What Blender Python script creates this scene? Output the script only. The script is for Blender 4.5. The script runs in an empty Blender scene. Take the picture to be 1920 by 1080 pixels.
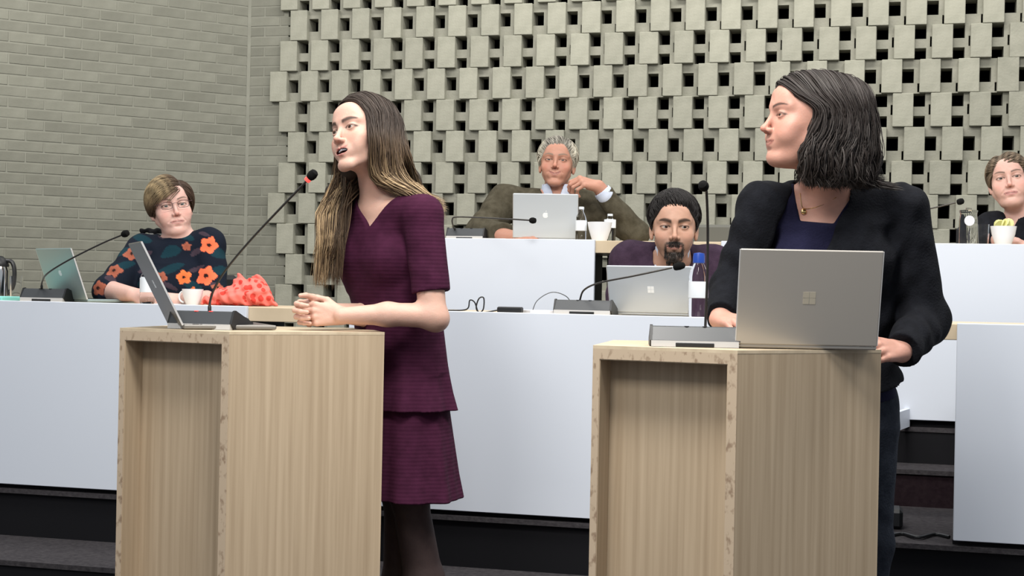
import bpy, math, random
import numpy as np
from mathutils import Matrix, Vector
random.seed(7); rng = np.random.default_rng(11)
S = bpy.context.scene
COL = S.collection
# ------------------------------------------------------------------ camera, world, lights, exposure
F = 2700.0; EYE = 1.205; ROLL = 0.0195
cam_d = bpy.data.cameras.new('camera'); cam_d.sensor_width = 36; cam_d.lens = F*36/1920
cam_d.clip_start = 0.05; cam_d.clip_end = 100
cam = bpy.data.objects.new('camera', cam_d); COL.objects.link(cam)
cam.matrix_world = Matrix.Translation((0, 0, EYE)) @ Matrix.Rotation(math.pi/2, 4, 'X') @ Matrix.Rotation(ROLL, 4, 'Z')
S.camera = cam
S.view_settings.view_transform = 'Standard'; S.view_settings.look = 'None'
S.view_settings.gamma = 1; S.view_settings.use_curve_mapping = False
S.view_settings.exposure = 0.0
w = bpy.data.worlds.new('world'); S.world = w; w.use_nodes = True
w.node_tree.nodes['Background'].inputs[0].default_value = (0.86, 0.93, 1.0, 1)
w.node_tree.nodes['Background'].inputs[1].default_value = 0.42
def area(name, loc, target, sx, sy, power, color=(1, 0.96, 0.9)):
    L = bpy.data.lights.new(name, 'AREA'); L.shape = 'RECTANGLE'; L.size = sx; L.size_y = sy
    L.energy = power; L.color = color
    o = bpy.data.objects.new(name, L); COL.objects.link(o); o.location = loc
    o.rotation_euler = (Vector(target)-Vector(loc)).to_track_quat('-Z', 'Y').to_euler()
    return o
area('ceiling_lamp', (0.02, 2.6, 3.3), (0.1, 3.7, 0.6), 0.8, 0.6, 74)
area('ceiling_lamp', (-1.5, 0.7, 3.7), (0.0, 4.5, 0.9), 1.2, 1.0, 84)
area('ceiling_lamp', (-1.6, 4.3, 4.4), (-1.9, 5.6, 0.8), 2.6, 1.0, 50)
area('ceiling_lamp', (2.3, 3.9, 4.1), (1.9, 5.1, 0.6), 1.6, 0.8, 78)
area('ceiling_lamp', (0.25, 3.9, 4.3), (0.2, 5.5, 0.7), 1.4, 0.8, 46)  # unseen light added to brighten the middle desk panels
area('ceiling_lamp', (1.0, 7.35, 4.5), (1.3, 8.8, 1.9), 4.4, 0.35, 105)
area('ceiling_lamp', (-3.4, 6.7, 4.1), (-3.0, 8.7, 1.9), 1.6, 0.8, 75)

# ------------------------------------------------------------------ helpers
def P(px, py, D):
    u = (px-960)/F; v = (540-py)/F; c, s = math.cos(ROLL), math.sin(ROLL)
    return Vector((D*(u*c-v*s), D, EYE+D*(u*s+v*c)))
AL = math.radians(14.4)
E1 = Vector((math.cos(AL), -math.sin(AL), 0)); NB = Vector((math.sin(AL), math.cos(AL), 0))
O0 = Vector((-2.02, 5.68, 0))
def RW(s, t, z): return O0+E1*s+NB*t+Vector((0, 0, z))
ROWM = Matrix.Translation(O0) @ Matrix.Rotation(-AL, 4, 'Z')     # local (s,t,z) -> world
def SX(px, t, py=560):
    """coordinate s along the rows of the image column px on the plane t"""
    d = P(px, py, 1.0)-Vector((0, 0, EYE)); d.z = 0
    a = O0+NB*t
    # k*d = a + s*E1
    det = d.x*(-E1.y)-d.y*(-E1.x)
    k = (a.x*(-E1.y)-a.y*(-E1.x))/det
    q = d*k-a
    return q.dot(E1)
def tag(o, label=None, cat=None, group=None, kind=None):
    if label: o['label'] = label
    if cat: o['category'] = cat
    if group: o['group'] = group
    if kind: o['kind'] = kind
    return o
def empty(name, loc=(0, 0, 0), rz=0.0, label=None, cat=None, group=None, mat=None):
    o = bpy.data.objects.new(name, None); COL.objects.link(o); o.empty_display_size = 0.1
    if mat is not None: o.matrix_world = mat
    else: o.location = loc; o.rotation_euler = (0, 0, rz)
    return tag(o, label, cat, group)
class MB:
    def __init__(s): s.v = []; s.f = []
    def add(s, vs, fs, M=None):
        n = len(s.v)
        for p in vs:
            p = Vector(p)
            s.v.append(tuple(M @ p if M is not None else p))
        s.f += [tuple(n+i for i in f) for f in fs]; return s
    def box(s, lo, hi, M=None, bev=0.0):
        x0, y0, z0 = lo; x1, y1, z1 = hi
        if bev <= 0:
            vs = [(x0,y0,z0),(x1,y0,z0),(x1,y1,z0),(x0,y1,z0),(x0,y0,z1),(x1,y0,z1),(x1,y1,z1),(x0,y1,z1)]
            return s.add(vs, [(0,3,2,1),(4,5,6,7),(0,1,5,4),(1,2,6,5),(2,3,7,6),(3,0,4,7)], M)
        b = bev; vs = []; idx = {}
        c = ((x0+x1)/2, (y0+y1)/2, (z0+z1)/2); h = ((x1-x0)/2, (y1-y0)/2, (z1-z0)/2)
        for i, sx in enumerate((-1, 1)):
            for j, sy in enumerate((-1, 1)):
                for k, sz in enumerate((-1, 1)):
                    for a in range(3):
                        q = [h[0]*sx, h[1]*sy, h[2]*sz]
                        for m, sg in enumerate((sx, sy, sz)):
                            if m != a: q[m] -= b*sg
                        idx[(i,j,k,a)] = len(vs); vs.append((c[0]+q[0], c[1]+q[1], c[2]+q[2]))
        g = lambda i,j,k,a: idx[(i,j,k,a)]
        fs = []
        fs += [(g(0,0,0,0),g(0,0,1,0),g(0,1,1,0),g(0,1,0,0)), (g(1,0,0,0),g(1,1,0,0),g(1,1,1,0),g(1,0,1,0))]
        fs += [(g(0,0,0,1),g(1,0,0,1),g(1,0,1,1),g(0,0,1,1)), (g(0,1,0,1),g(0,1,1,1),g(1,1,1,1),g(1,1,0,1))]
        fs += [(g(0,0,0,2),g(0,1,0,2),g(1,1,0,2),g(1,0,0,2)), (g(0,0,1,2),g(1,0,1,2),g(1,1,1,2),g(0,1,1,2))]
        for i in (0,1):
            for j in (0,1):
                fs.append((g(i,j,0,0),g(i,j,1,0),g(i,j,1,1),g(i,j,0,1)))
                fs.append((g(i,0,j,0),g(i,1,j,0),g(i,1,j,2),g(i,0,j,2)))
                fs.append((g(0,i,j,1),g(1,i,j,1),g(1,i,j,2),g(0,i,j,2)))
                for k in (0,1): fs.append((g(i,j,k,0),g(i,j,k,1),g(i,j,k,2)))
        return s.add(vs, fs, M)
    def prism(s, poly, z0, z1, M=None):
        n = len(poly)
        vs = [(x, y, z0) for x, y in poly]+[(x, y, z1) for x, y in poly]
        fs = [tuple(reversed(range(n))), tuple(range(n, 2*n))]+[(i, (i+1) % n, n+(i+1) % n, n+i) for i in range(n)]
        return s.add(vs, fs, M)
    def lathe(s, prof, n=24, M=None):
        vs = []; fs = []
        for r, z in prof:
            for k in range(n):
                a = 2*math.pi*k/n; vs.append((r*math.cos(a), r*math.sin(a), z))
        for i in range(len(prof)-1):
            for k in range(n):
                fs.append((i*n+k, i*n+(k+1) % n, (i+1)*n+(k+1) % n, (i+1)*n+k))
        if prof[0][0] > 1e-5: fs.append(tuple(reversed(range(n))))
        if prof[-1][0] > 1e-5: fs.append(tuple(range((len(prof)-1)*n, len(prof)*n)))
        return s.add(vs, fs, M)
    def tube(s, pts, rad, n=10, flat=1.0, cap=True):
        pts = [Vector(p) for p in pts]; m = len(pts)
        if not hasattr(rad, '__len__'): rad = [rad]*m
        up = Vector((0, 0, 1)); vs = []; fs = []; prev = None
        for i, p in enumerate(pts):
            t = (pts[min(i+1, m-1)]-pts[max(i-1, 0)]).normalized()
            if prev is None:
                a = t.cross(up)
                if a.length < 1e-3: a = t.cross(Vector((1, 0, 0)))
            else: a = prev-t*prev.dot(t)
            a.normalize(); prev = a; b = t.cross(a)
            for k in range(n):
                th = 2*math.pi*k/n
                vs.append(p+a*(rad[i]*math.cos(th))+b*(rad[i]*flat*math.sin(th)))
        for i in range(m-1):
            for k in range(n):
                fs.append((i*n+k, i*n+(k+1) % n, (i+1)*n+(k+1) % n, (i+1)*n+k))
        if cap: fs.append(tuple(reversed(range(n)))); fs.append(tuple(range((m-1)*n, m*n)))
        return s.add(vs, fs)
    def build(s, name, mat, parent=None, smooth=False, M=None, angle=None):
        me = bpy.data.meshes.new(name); me.from_pydata(s.v, [], s.f); me.update()
        me.materials.append(mat)
        if smooth:
            me.polygons.foreach_set('use_smooth', [True]*len(me.polygons))
            try: me.set_sharp_from_angle(angle=math.radians(angle or 40))
            except Exception: pass
        o = bpy.data.objects.new(name, me); COL.objects.link(o)
        if parent is not None: o.parent = parent
        if M is not None: o.matrix_basis = M
        return o
def smooth_pts(pts, n=40):
    """Catmull-Rom through pts"""
    p = [Vector(q) for q in pts]; p = [2*p[0]-p[1]]+p+[2*p[-1]-p[-2]]; out = []
    segs = len(p)-3
    for i in range(n+1):
        u = i/n*segs; k = min(int(u), segs-1); t = u-k
        a, b, c, d = p[k:k+4]
        out.append(0.5*((2*b)+(-a+c)*t+(2*a-5*b+4*c-d)*t*t+(-a+3*b-3*c+d)*t**3))
    return out

# ------------------------------------------------------------------ materials
MATS = {}
def mat(name, color=(0.5, 0.5, 0.5), rough=0.6, metal=0.0, spec=0.5, **kw):
    m = bpy.data.materials.new(name); m.use_nodes = True
    b = m.node_tree.nodes['Principled BSDF']
    b.inputs['Base Color'].default_value = (*color, 1); b.inputs['Roughness'].default_value = rough
    b.inputs['Metallic'].default_value = metal; b.inputs['Specular IOR Level'].default_value = spec
    for k, v in kw.items(): b.inputs[k.replace('_', ' ')].default_value = v
    MATS[name] = m; return m
def noise_col(m, c1, c2, scale=(1, 1, 1), nscale=8, detail=4, lo=0.3, hi=0.7, coord='Object', bump=0.0, bscale=None, rough=None, random=0.0):
    nt = m.node_tree; N = nt.nodes; L = nt.links; b = N['Principled BSDF']
    tc = N.new('ShaderNodeTexCoord'); mp = N.new('ShaderNodeMapping'); mp.inputs['Scale'].default_value = scale
    L.new(tc.outputs[coord], mp.inputs[0])
    nz = N.new('ShaderNodeTexNoise'); nz.inputs['Scale'].default_value = nscale; nz.inputs['Detail'].default_value = detail
    L.new(mp.outputs[0], nz.inputs['Vector'])
    cr = N.new('ShaderNodeValToRGB'); cr.color_ramp.elements[0].position = lo; cr.color_ramp.elements[1].position = hi
    cr.color_ramp.elements[0].color = (*c1, 1); cr.color_ramp.elements[1].color = (*c2, 1)
    L.new(nz.outputs[0], cr.inputs[0]); out = cr.outputs[0]
    if random > 0:
        oi = N.new('ShaderNodeObjectInfo'); mr = N.new('ShaderNodeMapRange')
        mr.inputs['To Min'].default_value = 1-random; mr.inputs['To Max'].default_value = 1+random
        L.new(oi.outputs['Random'], mr.inputs['Value'])
        hs = N.new('ShaderNodeHueSaturation'); L.new(mr.outputs[0], hs.inputs['Value']); L.new(out, hs.inputs['Color'])
        out = hs.outputs[0]
    L.new(out, b.inputs['Base Color'])
    if bump > 0:
        n2 = N.new('ShaderNodeTexNoise'); n2.inputs['Scale'].default_value = bscale or nscale; n2.inputs['Detail'].default_value = 5
        L.new(mp.outputs[0], n2.inputs['Vector'])
        bp = N.new('ShaderNodeBump'); bp.inputs['Strength'].default_value = bump; bp.inputs['Distance'].default_value = 0.01
        L.new(n2.outputs[0], bp.inputs['Height']); L.new(bp.outputs[0], b.inputs['Normal'])
    return m
mat('white_panel', (0.67, 0.72, 0.81), 0.5)
mat('black_plinth', (0.006, 0.006, 0.008), 0.75, spec=0.2)
noise_col(mat('carpet', rough=0.95, spec=0.1), (0.035, 0.032, 0.036), (0.06, 0.056, 0.06), nscale=60, bump=0.3)
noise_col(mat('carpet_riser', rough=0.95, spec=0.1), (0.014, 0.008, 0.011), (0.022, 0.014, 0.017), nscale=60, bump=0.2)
noise_col(mat('wood', rough=0.5, spec=0.3), (0.40, 0.305, 0.205), (0.53, 0.42, 0.295), scale=(70, 70, 1.6), nscale=1.0, detail=6, bump=0.05)
noise_col(mat('wood_edge', rough=0.55, spec=0.3), (0.31, 0.22, 0.15), (0.53, 0.42, 0.305), scale=(1, 1, 0.6), nscale=75, detail=2, lo=0.30, hi=0.46)
noise_col(mat('wood_top', rough=0.45, spec=0.3), (0.52, 0.42, 0.29), (0.66, 0.55, 0.40), scale=(5, 60, 5), nscale=1.0, detail=5)
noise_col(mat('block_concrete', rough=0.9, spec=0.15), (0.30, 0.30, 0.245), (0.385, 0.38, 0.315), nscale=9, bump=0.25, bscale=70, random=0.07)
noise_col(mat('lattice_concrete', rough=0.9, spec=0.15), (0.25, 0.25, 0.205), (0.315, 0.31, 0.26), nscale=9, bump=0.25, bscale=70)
noise_col(mat('brick_grey', rough=0.9, spec=0.15), (0.19, 0.19, 0.157), (0.255, 0.255, 0.213), nscale=5, bump=0.12, bscale=60, random=0.10)
noise_col(mat('mortar', rough=0.95, spec=0.1), (0.235, 0.235, 0.197), (0.27, 0.27, 0.228), nscale=12)
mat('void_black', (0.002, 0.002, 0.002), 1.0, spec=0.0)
mat('black_plastic', (0.012, 0.013, 0.015), 0.42)
mat('dark_grey_plastic', (0.045, 0.05, 0.056), 0.38)
mat('silver_plastic', (0.62, 0.62, 0.62), 0.35, metal=0.3)
mat('gooseneck_metal', (0.09, 0.085, 0.08), 0.35, metal=0.8)
mat('foam_black', (0.008, 0.008, 0.008), 0.95, spec=0.1)
mat('red_ring', (0.9, 0.05, 0.04), 0.4, Emission_Color=(1, 0.12, 0.1, 1), Emission_Strength=0.9)
mat('laptop_silver', (0.56, 0.61, 0.66), 0.38, metal=0.25)
mat('laptop_teal', (0.33, 0.43, 0.44), 0.38, metal=0.4)
mat('laptop_dark', (0.43, 0.405, 0.37), 0.40, metal=0.35)
mat('laptop_grey', (0.20, 0.19, 0.175), 0.4, metal=0.3)
mat('logo_light', (0.85, 0.88, 0.9), 0.3)
mat('logo_cream', (0.72, 0.66, 0.53), 0.3, metal=0.5)
mat('key_black', (0.01, 0.01, 0.012), 0.5)
mat('ceramic', (0.82, 0.84, 0.88), 0.2)
mat('paper', (0.70, 0.71, 0.76), 0.8)
mat('paper_teal', (0.25, 0.70, 0.66), 0.8)
mat('chrome', (0.75, 0.75, 0.75), 0.12, metal=1.0)
mat('blue_plastic', (0.015, 0.06, 0.35), 0.35)
mat('label_paper', (0.8, 0.85, 0.9), 0.6)
mat('lemon', (0.70, 0.68, 0.30), 0.7)
mat('glass', (1, 1, 1), 0.03, Transmission_Weight=1.0, IOR=1.2)
mat('water', (0.9, 0.97, 1), 0.0, Transmission_Weight=1.0, IOR=1.15)
mat('chair_black', (0.01, 0.01, 0.012), 0.7)
# ------------------------------------------------------------------ floor and dais
m = MB(); m.box((-9, -3, -0.1), (9, 14, 0)); tag(m.build('floor', MATS['carpet']), 'dark grey carpeted floor below the dais', None, None, 'structure')
S_LEFT = -4.5; S_RIGHT = 7.0
dais = empty('dais', mat=ROWM.copy()); tag(dais, 'dark carpeted stepped dais carrying the white council desks', None, None, 'structure')
m = MB(); m.box((S_LEFT, -0.42, 0.0), (S_RIGHT, 0.06, 0.172)); m.build('riser', MATS['black_plinth'], dais)
m = MB(); m.box((S_LEFT, -0.43, 0.172), (S_RIGHT, 0.06, 0.19)); m.build('tread', MATS['carpet'], dais)
m = MB(); m.box((S_LEFT, 0.02, 0.0), (S_RIGHT, 3.78, 0.36)); m.build('riser', MATS['black_plinth'], dais)
m = MB(); m.box((S_LEFT, 0.0, 0.36), (S_RIGHT, 3.78, 0.377)); m.build('tread', MATS['carpet'], dais)
m = MB(); m.box((S_LEFT, 0.875, 0.377), (S_RIGHT, 1.12, 0.505)); m.build('riser', MATS['carpet_riser'], dais)
m = MB(); m.box((S_LEFT, 0.865, 0.505), (S_RIGHT, 1.12, 0.523)); m.build('tread', MATS['carpet'], dais)
m = MB(); m.box((S_LEFT, 1.095, 0.523), (S_RIGHT, 3.78, 0.652)); m.build('riser', MATS['black_plinth'], dais)
m = MB(); m.box((S_LEFT, 1.09, 0.652), (S_RIGHT, 3.78, 0.67)); m.build('tread', MATS['carpet'], dais)

# ------------------------------------------------------------------ council desks
def desk(name, s0, s1, t, ztop, zbot, zfloor, label, ext_l=0.0, ext_r=0.0, depth=0.55, group=None):
    d = empty('council_desk', mat=ROWM @ Matrix.Translation((s0, t, zfloor)), label=label, cat='desk', group=group)
    L = s1-s0; zt = ztop-zfloor; zb = zbot-zfloor
    m = MB(); m.box((0, 0, zb), (L, 0.022, zt+0.002), bev=0.002); m.build('front_panel', MATS['white_panel'], d)
    m = MB(); m.box((-ext_l, 0.024, zt-0.055), (L+ext_r, depth, zt-0.001), bev=0.002); m.build('worktop', MATS['wood_top'], d)
    m = MB(); m.box((0.0, 0.035, 0), (L, 0.06, zb+0.02)); m.build('plinth', MATS['black_plinth'], d)
    for x in (0.06, L-0.09):
        m = MB(); m.box((x, 0.07, 0), (x+0.03, depth-0.05, zt-0.055)); m.build('side_panel', MATS['black_plinth'], d)
    return d
s_a1 = SX(462, 0); s_b0 = SX(655, 0); s_b1 = SX(1500, 0); s_c0 = SX(1796, 0)
desk('a', -1.6, s_a1, 0, 1.115, 0.395, 0.377, 'white-fronted front row desk at the left, where the woman in glasses sits', ext_r=0.33)
desk('b', s_b0, s_b1, 0, 1.115, 0.395, 0.377, 'white-fronted front row desk in the middle, between the two lecterns', ext_l=0.03, ext_r=0.1)
desk('c', s_c0, 6.4, 0, 1.115, 0.395, 0.377, 'white-fronted front row desk at the lower right edge', ext_l=0.085)
T2 = 1.085
s_d0 = SX(700, T2); s_d1 = SX(1113, T2); s_e0 = SX(1350, T2); s_x = SX(1706, T2)
dd = desk('d', s_d0, s_d1, T2, 1.418, 0.70, 0.67, 'white-fronted raised back row desk under the grey-haired man', ext_r=s_e0-s_d1-0.2, ext_l=0.1)
m = MB(); m.box((s_d1-s_d0, 0.30, 0.0), (s_e0-s_d0-0.13, 0.32, 0.69)); m.build('dark_gap_board', MATS['black_plinth'], dd)  # black board added to stand for the dark gap under the worktop
de = desk('e', s_e0, 6.4, T2, 1.418, 0.70, 0.67, 'white-fronted raised back row desk at the right, behind the woman in the dark jacket', ext_l=0.12)
m = MB(); a = MB()
q0 = ROWM.inverted() @ P(1706, 787, 5.87); q1 = ROWM.inverted() @ P(1676, 820, 5.60)
o_ = Vector((s_e0, T2, 0.67))
pa = Vector((q0.x, q0.y, 0))-Vector((o_.x, o_.y, 0)); pb = Vector((q1.x, q1.y, 0))-Vector((o_.x, o_.y, 0))
dirv = (pb-pa).normalized(); nn = Vector((-dirv.y, dirv.x, 0))*0.02
m.prism([(pa.x, pa.y), (pa.x-nn.x, pa.y-nn.y), (pb.x-nn.x, pb.y-nn.y), (pb.x, pb.y)], 0.002, 0.075)
m.build('end_panel', MATS['white_panel'], de)

# ------------------------------------------------------------------ back wall of projecting blocks
TF = 3.790; TR = 3.828; TV = 3.95
wall = empty('wall_back', mat=ROWM.copy()); tag(wall, 'grey openwork wall of staggered projecting concrete blocks', None, None, 'structure')
S0 = SX(515.8, TF); PIT = 0.2170; BW = 0.118; HW = 0.067; SH = 0.067
OFF = {0: 1, 1: 0, 2: -1, 3: 0}
def row_off(k):                       # k = index of row, z = 0.2*k ; row z 2.8 (k=14) is +1
    return OFF[(14-k) % 4]
bm_proto = MB(); bm_proto.box((0, 0, 0.0015), (BW, TR-TF+0.01, 0.1985), bev=0.003)
protos = []
first = bm_proto.build('concrete_block', MATS['block_concrete'], wall)
rest = MB(); lat = MB(); NC = 21
for k in range(1, 22):
    z = 0.2*k; off = row_off(k); sl = S0+off*SH
    visible = 5 <= k <= 15
    for c in range(0, 30):
        s = sl+c*PIT; jt = rng.uniform(-0.004, 0.004); js = rng.uniform(-0.002, 0.002)
        if visible and c < NC:
            if first is not None: o = first; first = None; base = o
            else: o = base.copy(); COL.objects.link(o)
            o.location = (s+js, TF+jt, z); o.rotation_euler = (0, 0, rng.uniform(-0.015, 0.015))
        else: rest.box((s+js, TF+jt, z+0.0015), (s+js+BW, TR+0.01, z+0.1985))
        # recessed layer
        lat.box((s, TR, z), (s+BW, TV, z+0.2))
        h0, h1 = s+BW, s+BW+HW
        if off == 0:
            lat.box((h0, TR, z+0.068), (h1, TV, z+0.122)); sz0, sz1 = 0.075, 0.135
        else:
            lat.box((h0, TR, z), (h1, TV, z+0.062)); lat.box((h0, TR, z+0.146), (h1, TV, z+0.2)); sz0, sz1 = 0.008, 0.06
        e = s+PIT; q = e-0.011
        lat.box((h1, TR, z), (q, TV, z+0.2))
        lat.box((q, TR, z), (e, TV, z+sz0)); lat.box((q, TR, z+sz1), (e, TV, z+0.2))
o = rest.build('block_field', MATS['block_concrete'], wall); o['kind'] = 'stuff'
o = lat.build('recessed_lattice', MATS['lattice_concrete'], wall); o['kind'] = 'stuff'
m = MB(); m.box((S0-0.25, TV+0.12, 0), (S0+32*PIT, TV+0.2, 4.4)); m.box((S0-0.05, TV-0.05, 0), (S0+0.02, TV+0.12, 4.4)); m.build('dark_void_sheet', MATS['void_black'], wall)  # near-black sheets standing in for the unlit void behind the openings
# plain brick strip between corner and blocks
SC = SX(457.5, TR)
CH = 0.066
brick_m = {}
def brick(parent, L, M_loc, z):
    key = round(L, 2)
    if key not in brick_m:
        mb = MB(); mb.box((0, 0, 0), (key, 0.03, CH-0.010), bev=0.0015)
        me = bpy.data.meshes.new('brick'); me.from_pydata(mb.v, [], mb.f); me.materials.append(MATS['brick_grey']); brick_m[key] = me
    o = bpy.data.objects.new('brick', brick_m[key]); COL.objects.link(o); o.parent = parent
    o.location = M_loc
    return o
strip_rest = MB()
for c in range(0, 66):
    z = CH*c; k = int((z+0.03)/0.2)
    end = S0+row_off(k)*SH+0.01; L = end-SC-0.012
    if 15 <= c <= 47:
        cut = 0.10 if c % 2 else 0.21
        if L <= cut+0.03: brick(wall, L-0.005, (SC+0.006, TR+rng.uniform(-.0008, .0008), z+0.005), z)
        else:
            brick(wall, cut, (SC+0.006, TR+rng.uniform(-.0008, .0008), z+0.005), z)
            brick(wall, L-cut-0.01, (SC+0.006+cut+0.01, TR+rng.uniform(-.0008, .0008), z+0.005), z)
    else: strip_rest.box((SC+0.006, TR, z+0.005), (end-0.005, TR+0.03, z+CH-0.005))
o = strip_rest.build('brickwork', MATS['brick_grey'], wall); o['kind'] = 'stuff'
m = MB(); m.box((SC-0.02, TR+0.0028, 0), (S0+0.04, TR+0.16, 4.36)); m.build('mortar_bed', MATS['mortar'], wall)
# ------------------------------------------------------------------ left brick wall
AW = math.radians(32)
cw = RW(SC, TR, 0)
wl = empty('wall_left', mat=Matrix.Translation(cw) @ Matrix.Rotation(AW, 4, 'Z')); tag(wl, 'pale grey brick wall at the left', None, None, 'structure')
wrest = MB()
for c in range(0, 66):
    z = CH*c; x = -0.008-(0.11 if c % 2 else 0.0)
    if c % 2:
        L = 0.10
        if 14 <= c <= 47: brick(wl, L, (-0.006-L, rng.uniform(-.0008, .0008), z+0.005), z)
        else: wrest.box((-0.006-L, 0, z+0.005), (-0.006, 0.03, z+CH-0.005))
        x = -0.006-L-0.01
    else: x = -0.006
    i = 0
    while x > -5.2:
        L = 0.21
        if 14 <= c <= 47 and x > -1.66: brick(wl, L, (x-L, rng.uniform(-.0008, .0008), z+0.005), z)
        else: wrest.box((x-L, 0, z+0.005), (x, 0.03, z+CH-0.005))
        x -= L+0.01; i += 1
o = wrest.build('brickwork', MATS['brick_grey'], wl); o['kind'] = 'stuff'
m = MB(); m.box((-5.2, 0.0028, 0), (0.02, 0.16, 4.36)); m.build('mortar_bed', MATS['mortar'], wl)
m = MB(); m.box((-0.010, -0.006, 0), (0.012, 0.02, 4.36), Matrix.Translation(cw) @ Matrix.Rotation(AW*0.5-AL*0.5, 4, 'Z')); tag(m.build('trim_1', MATS['mortar']), 'pale mortar seam in the wall corner', None, None, 'structure')

# ------------------------------------------------------------------ lecterns
def lectern(C, H, label):
    az1, az2 = math.radians(-24), math.radians(29)
    a, b = 0.372, 0.462
    d1 = Vector((-math.cos(az1), -math.sin(az1), 0)); d2 = Vector((math.cos(az2), math.sin(az2), 0))
    n1 = Vector((math.sin(az1), -math.cos(az1), 0)); n2 = Vector((math.sin(az2), -math.cos(az2), 0))
    L = d1*a; R = d2*b; Cc = Vector((0, 0, 0))
    R2 = R+Vector((-0.10, 0.36, 0)); L2 = L+Vector((0.08, 0.40, 0))
    t = empty('lectern', loc=(C.x, C.y, 0), label=label, cat='lectern')
    W = 'wood'; th = 0.018
    # top board
    m = MB(); m.prism([(q.x, q.y) for q in (L, Cc, R, R2, L2)], H-0.008, H); m.build('top', MATS['wood_top'], t)
    M1 = Matrix(((d1.x, n1.x, 0, 0), (d1.y, n1.y, 0, 0), (0, 0, 1, 0), (0, 0, 0, 1)))   # x along niche face to the left, y outward
    # niche frame
    m = MB(); m.box((0, -0.30, 0), (0.024, 0, H-0.008), M1); m.build('frame_stile', MATS['wood_edge'], t)
    m = MB(); m.box((a-0.018, -0.30, 0), (a, 0, H-0.008), M1); m.build('frame_stile', MATS['wood_edge'], t)
    m = MB(); m.box((0.024, -0.30, H-0.034), (a-0.018, 0, H-0.008), M1); m.build('frame_rail', MATS['wood_edge'], t)
    m = MB(); m.box((0.024, -0.0905, 0.0), (a-0.018, -0.08, H-0.034), M1)
    m.box((a-0.0195, -0.08, 0), (a-0.0178, -0.002, H-0.034), M1); m.box((0.0235, -0.08, 0), (0.0255, -0.002, H-0.034), M1)
    m.box((0.024, -0.08, H-0.036), (a-0.018, -0.002, H-0.0338), M1)
    m.build('niche_panel', MATS['wood'], t)
    m = MB(); m.box((0.024, -0.08, 0.0), (a-0.018, 0, 0.03), M1); m.build('frame_rail', MATS['wood_edge'], t)
    M2 = Matrix(((d2.x, n2.x, 0, 0), (d2.y, n2.y, 0, 0), (0, 0, 1, 0), (0, 0, 0, 1)))
    m = MB(); m.box((0.001, -0.018, 0), (b, -0.0005, H-0.008), M2); m.build('front_panel', MATS['wood'], t)
    dr = (R2-R).normalized(); nr = Vector((dr.y, -dr.x, 0))
    m = MB(); m.prism([(q.x, q.y) for q in (R-nr*0.001, R2-nr*0.001, R2-nr*0.019, R-nr*0.019)], 0, H-0.008); m.build('side_panel', MATS['wood'], t)
    dl = (L2-L).normalized(); nl = Vector((-dl.y, dl.x, 0))
    m = MB(); m.prism([(q.x, q.y) for q in (L-dl*-0.31, L2, L2-nl*0.018, L-dl*-0.31-nl*0.018)], 0, H-0.008); m.build('side_panel', MATS['wood'], t)
    for f in t.children:
        for p in f.data.polygons: pass
    return t, L, R
H_L = 1.072
c1 = P(430, 622, 3.93); c2 = P(1383, 657, 3.47)
lect1, LL1, LR1 = lectern(c1, P(430, 622, 3.93).z, 'light plywood lectern at the left, in front of the woman in the burgundy dress')
lect2, LL2, LR2 = lectern(c2, P(1383, 657, 3.47).z, 'light plywood lectern at the right with a dark grey laptop on top')
Z1 = c1.z; Z2 = c2.z
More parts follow.
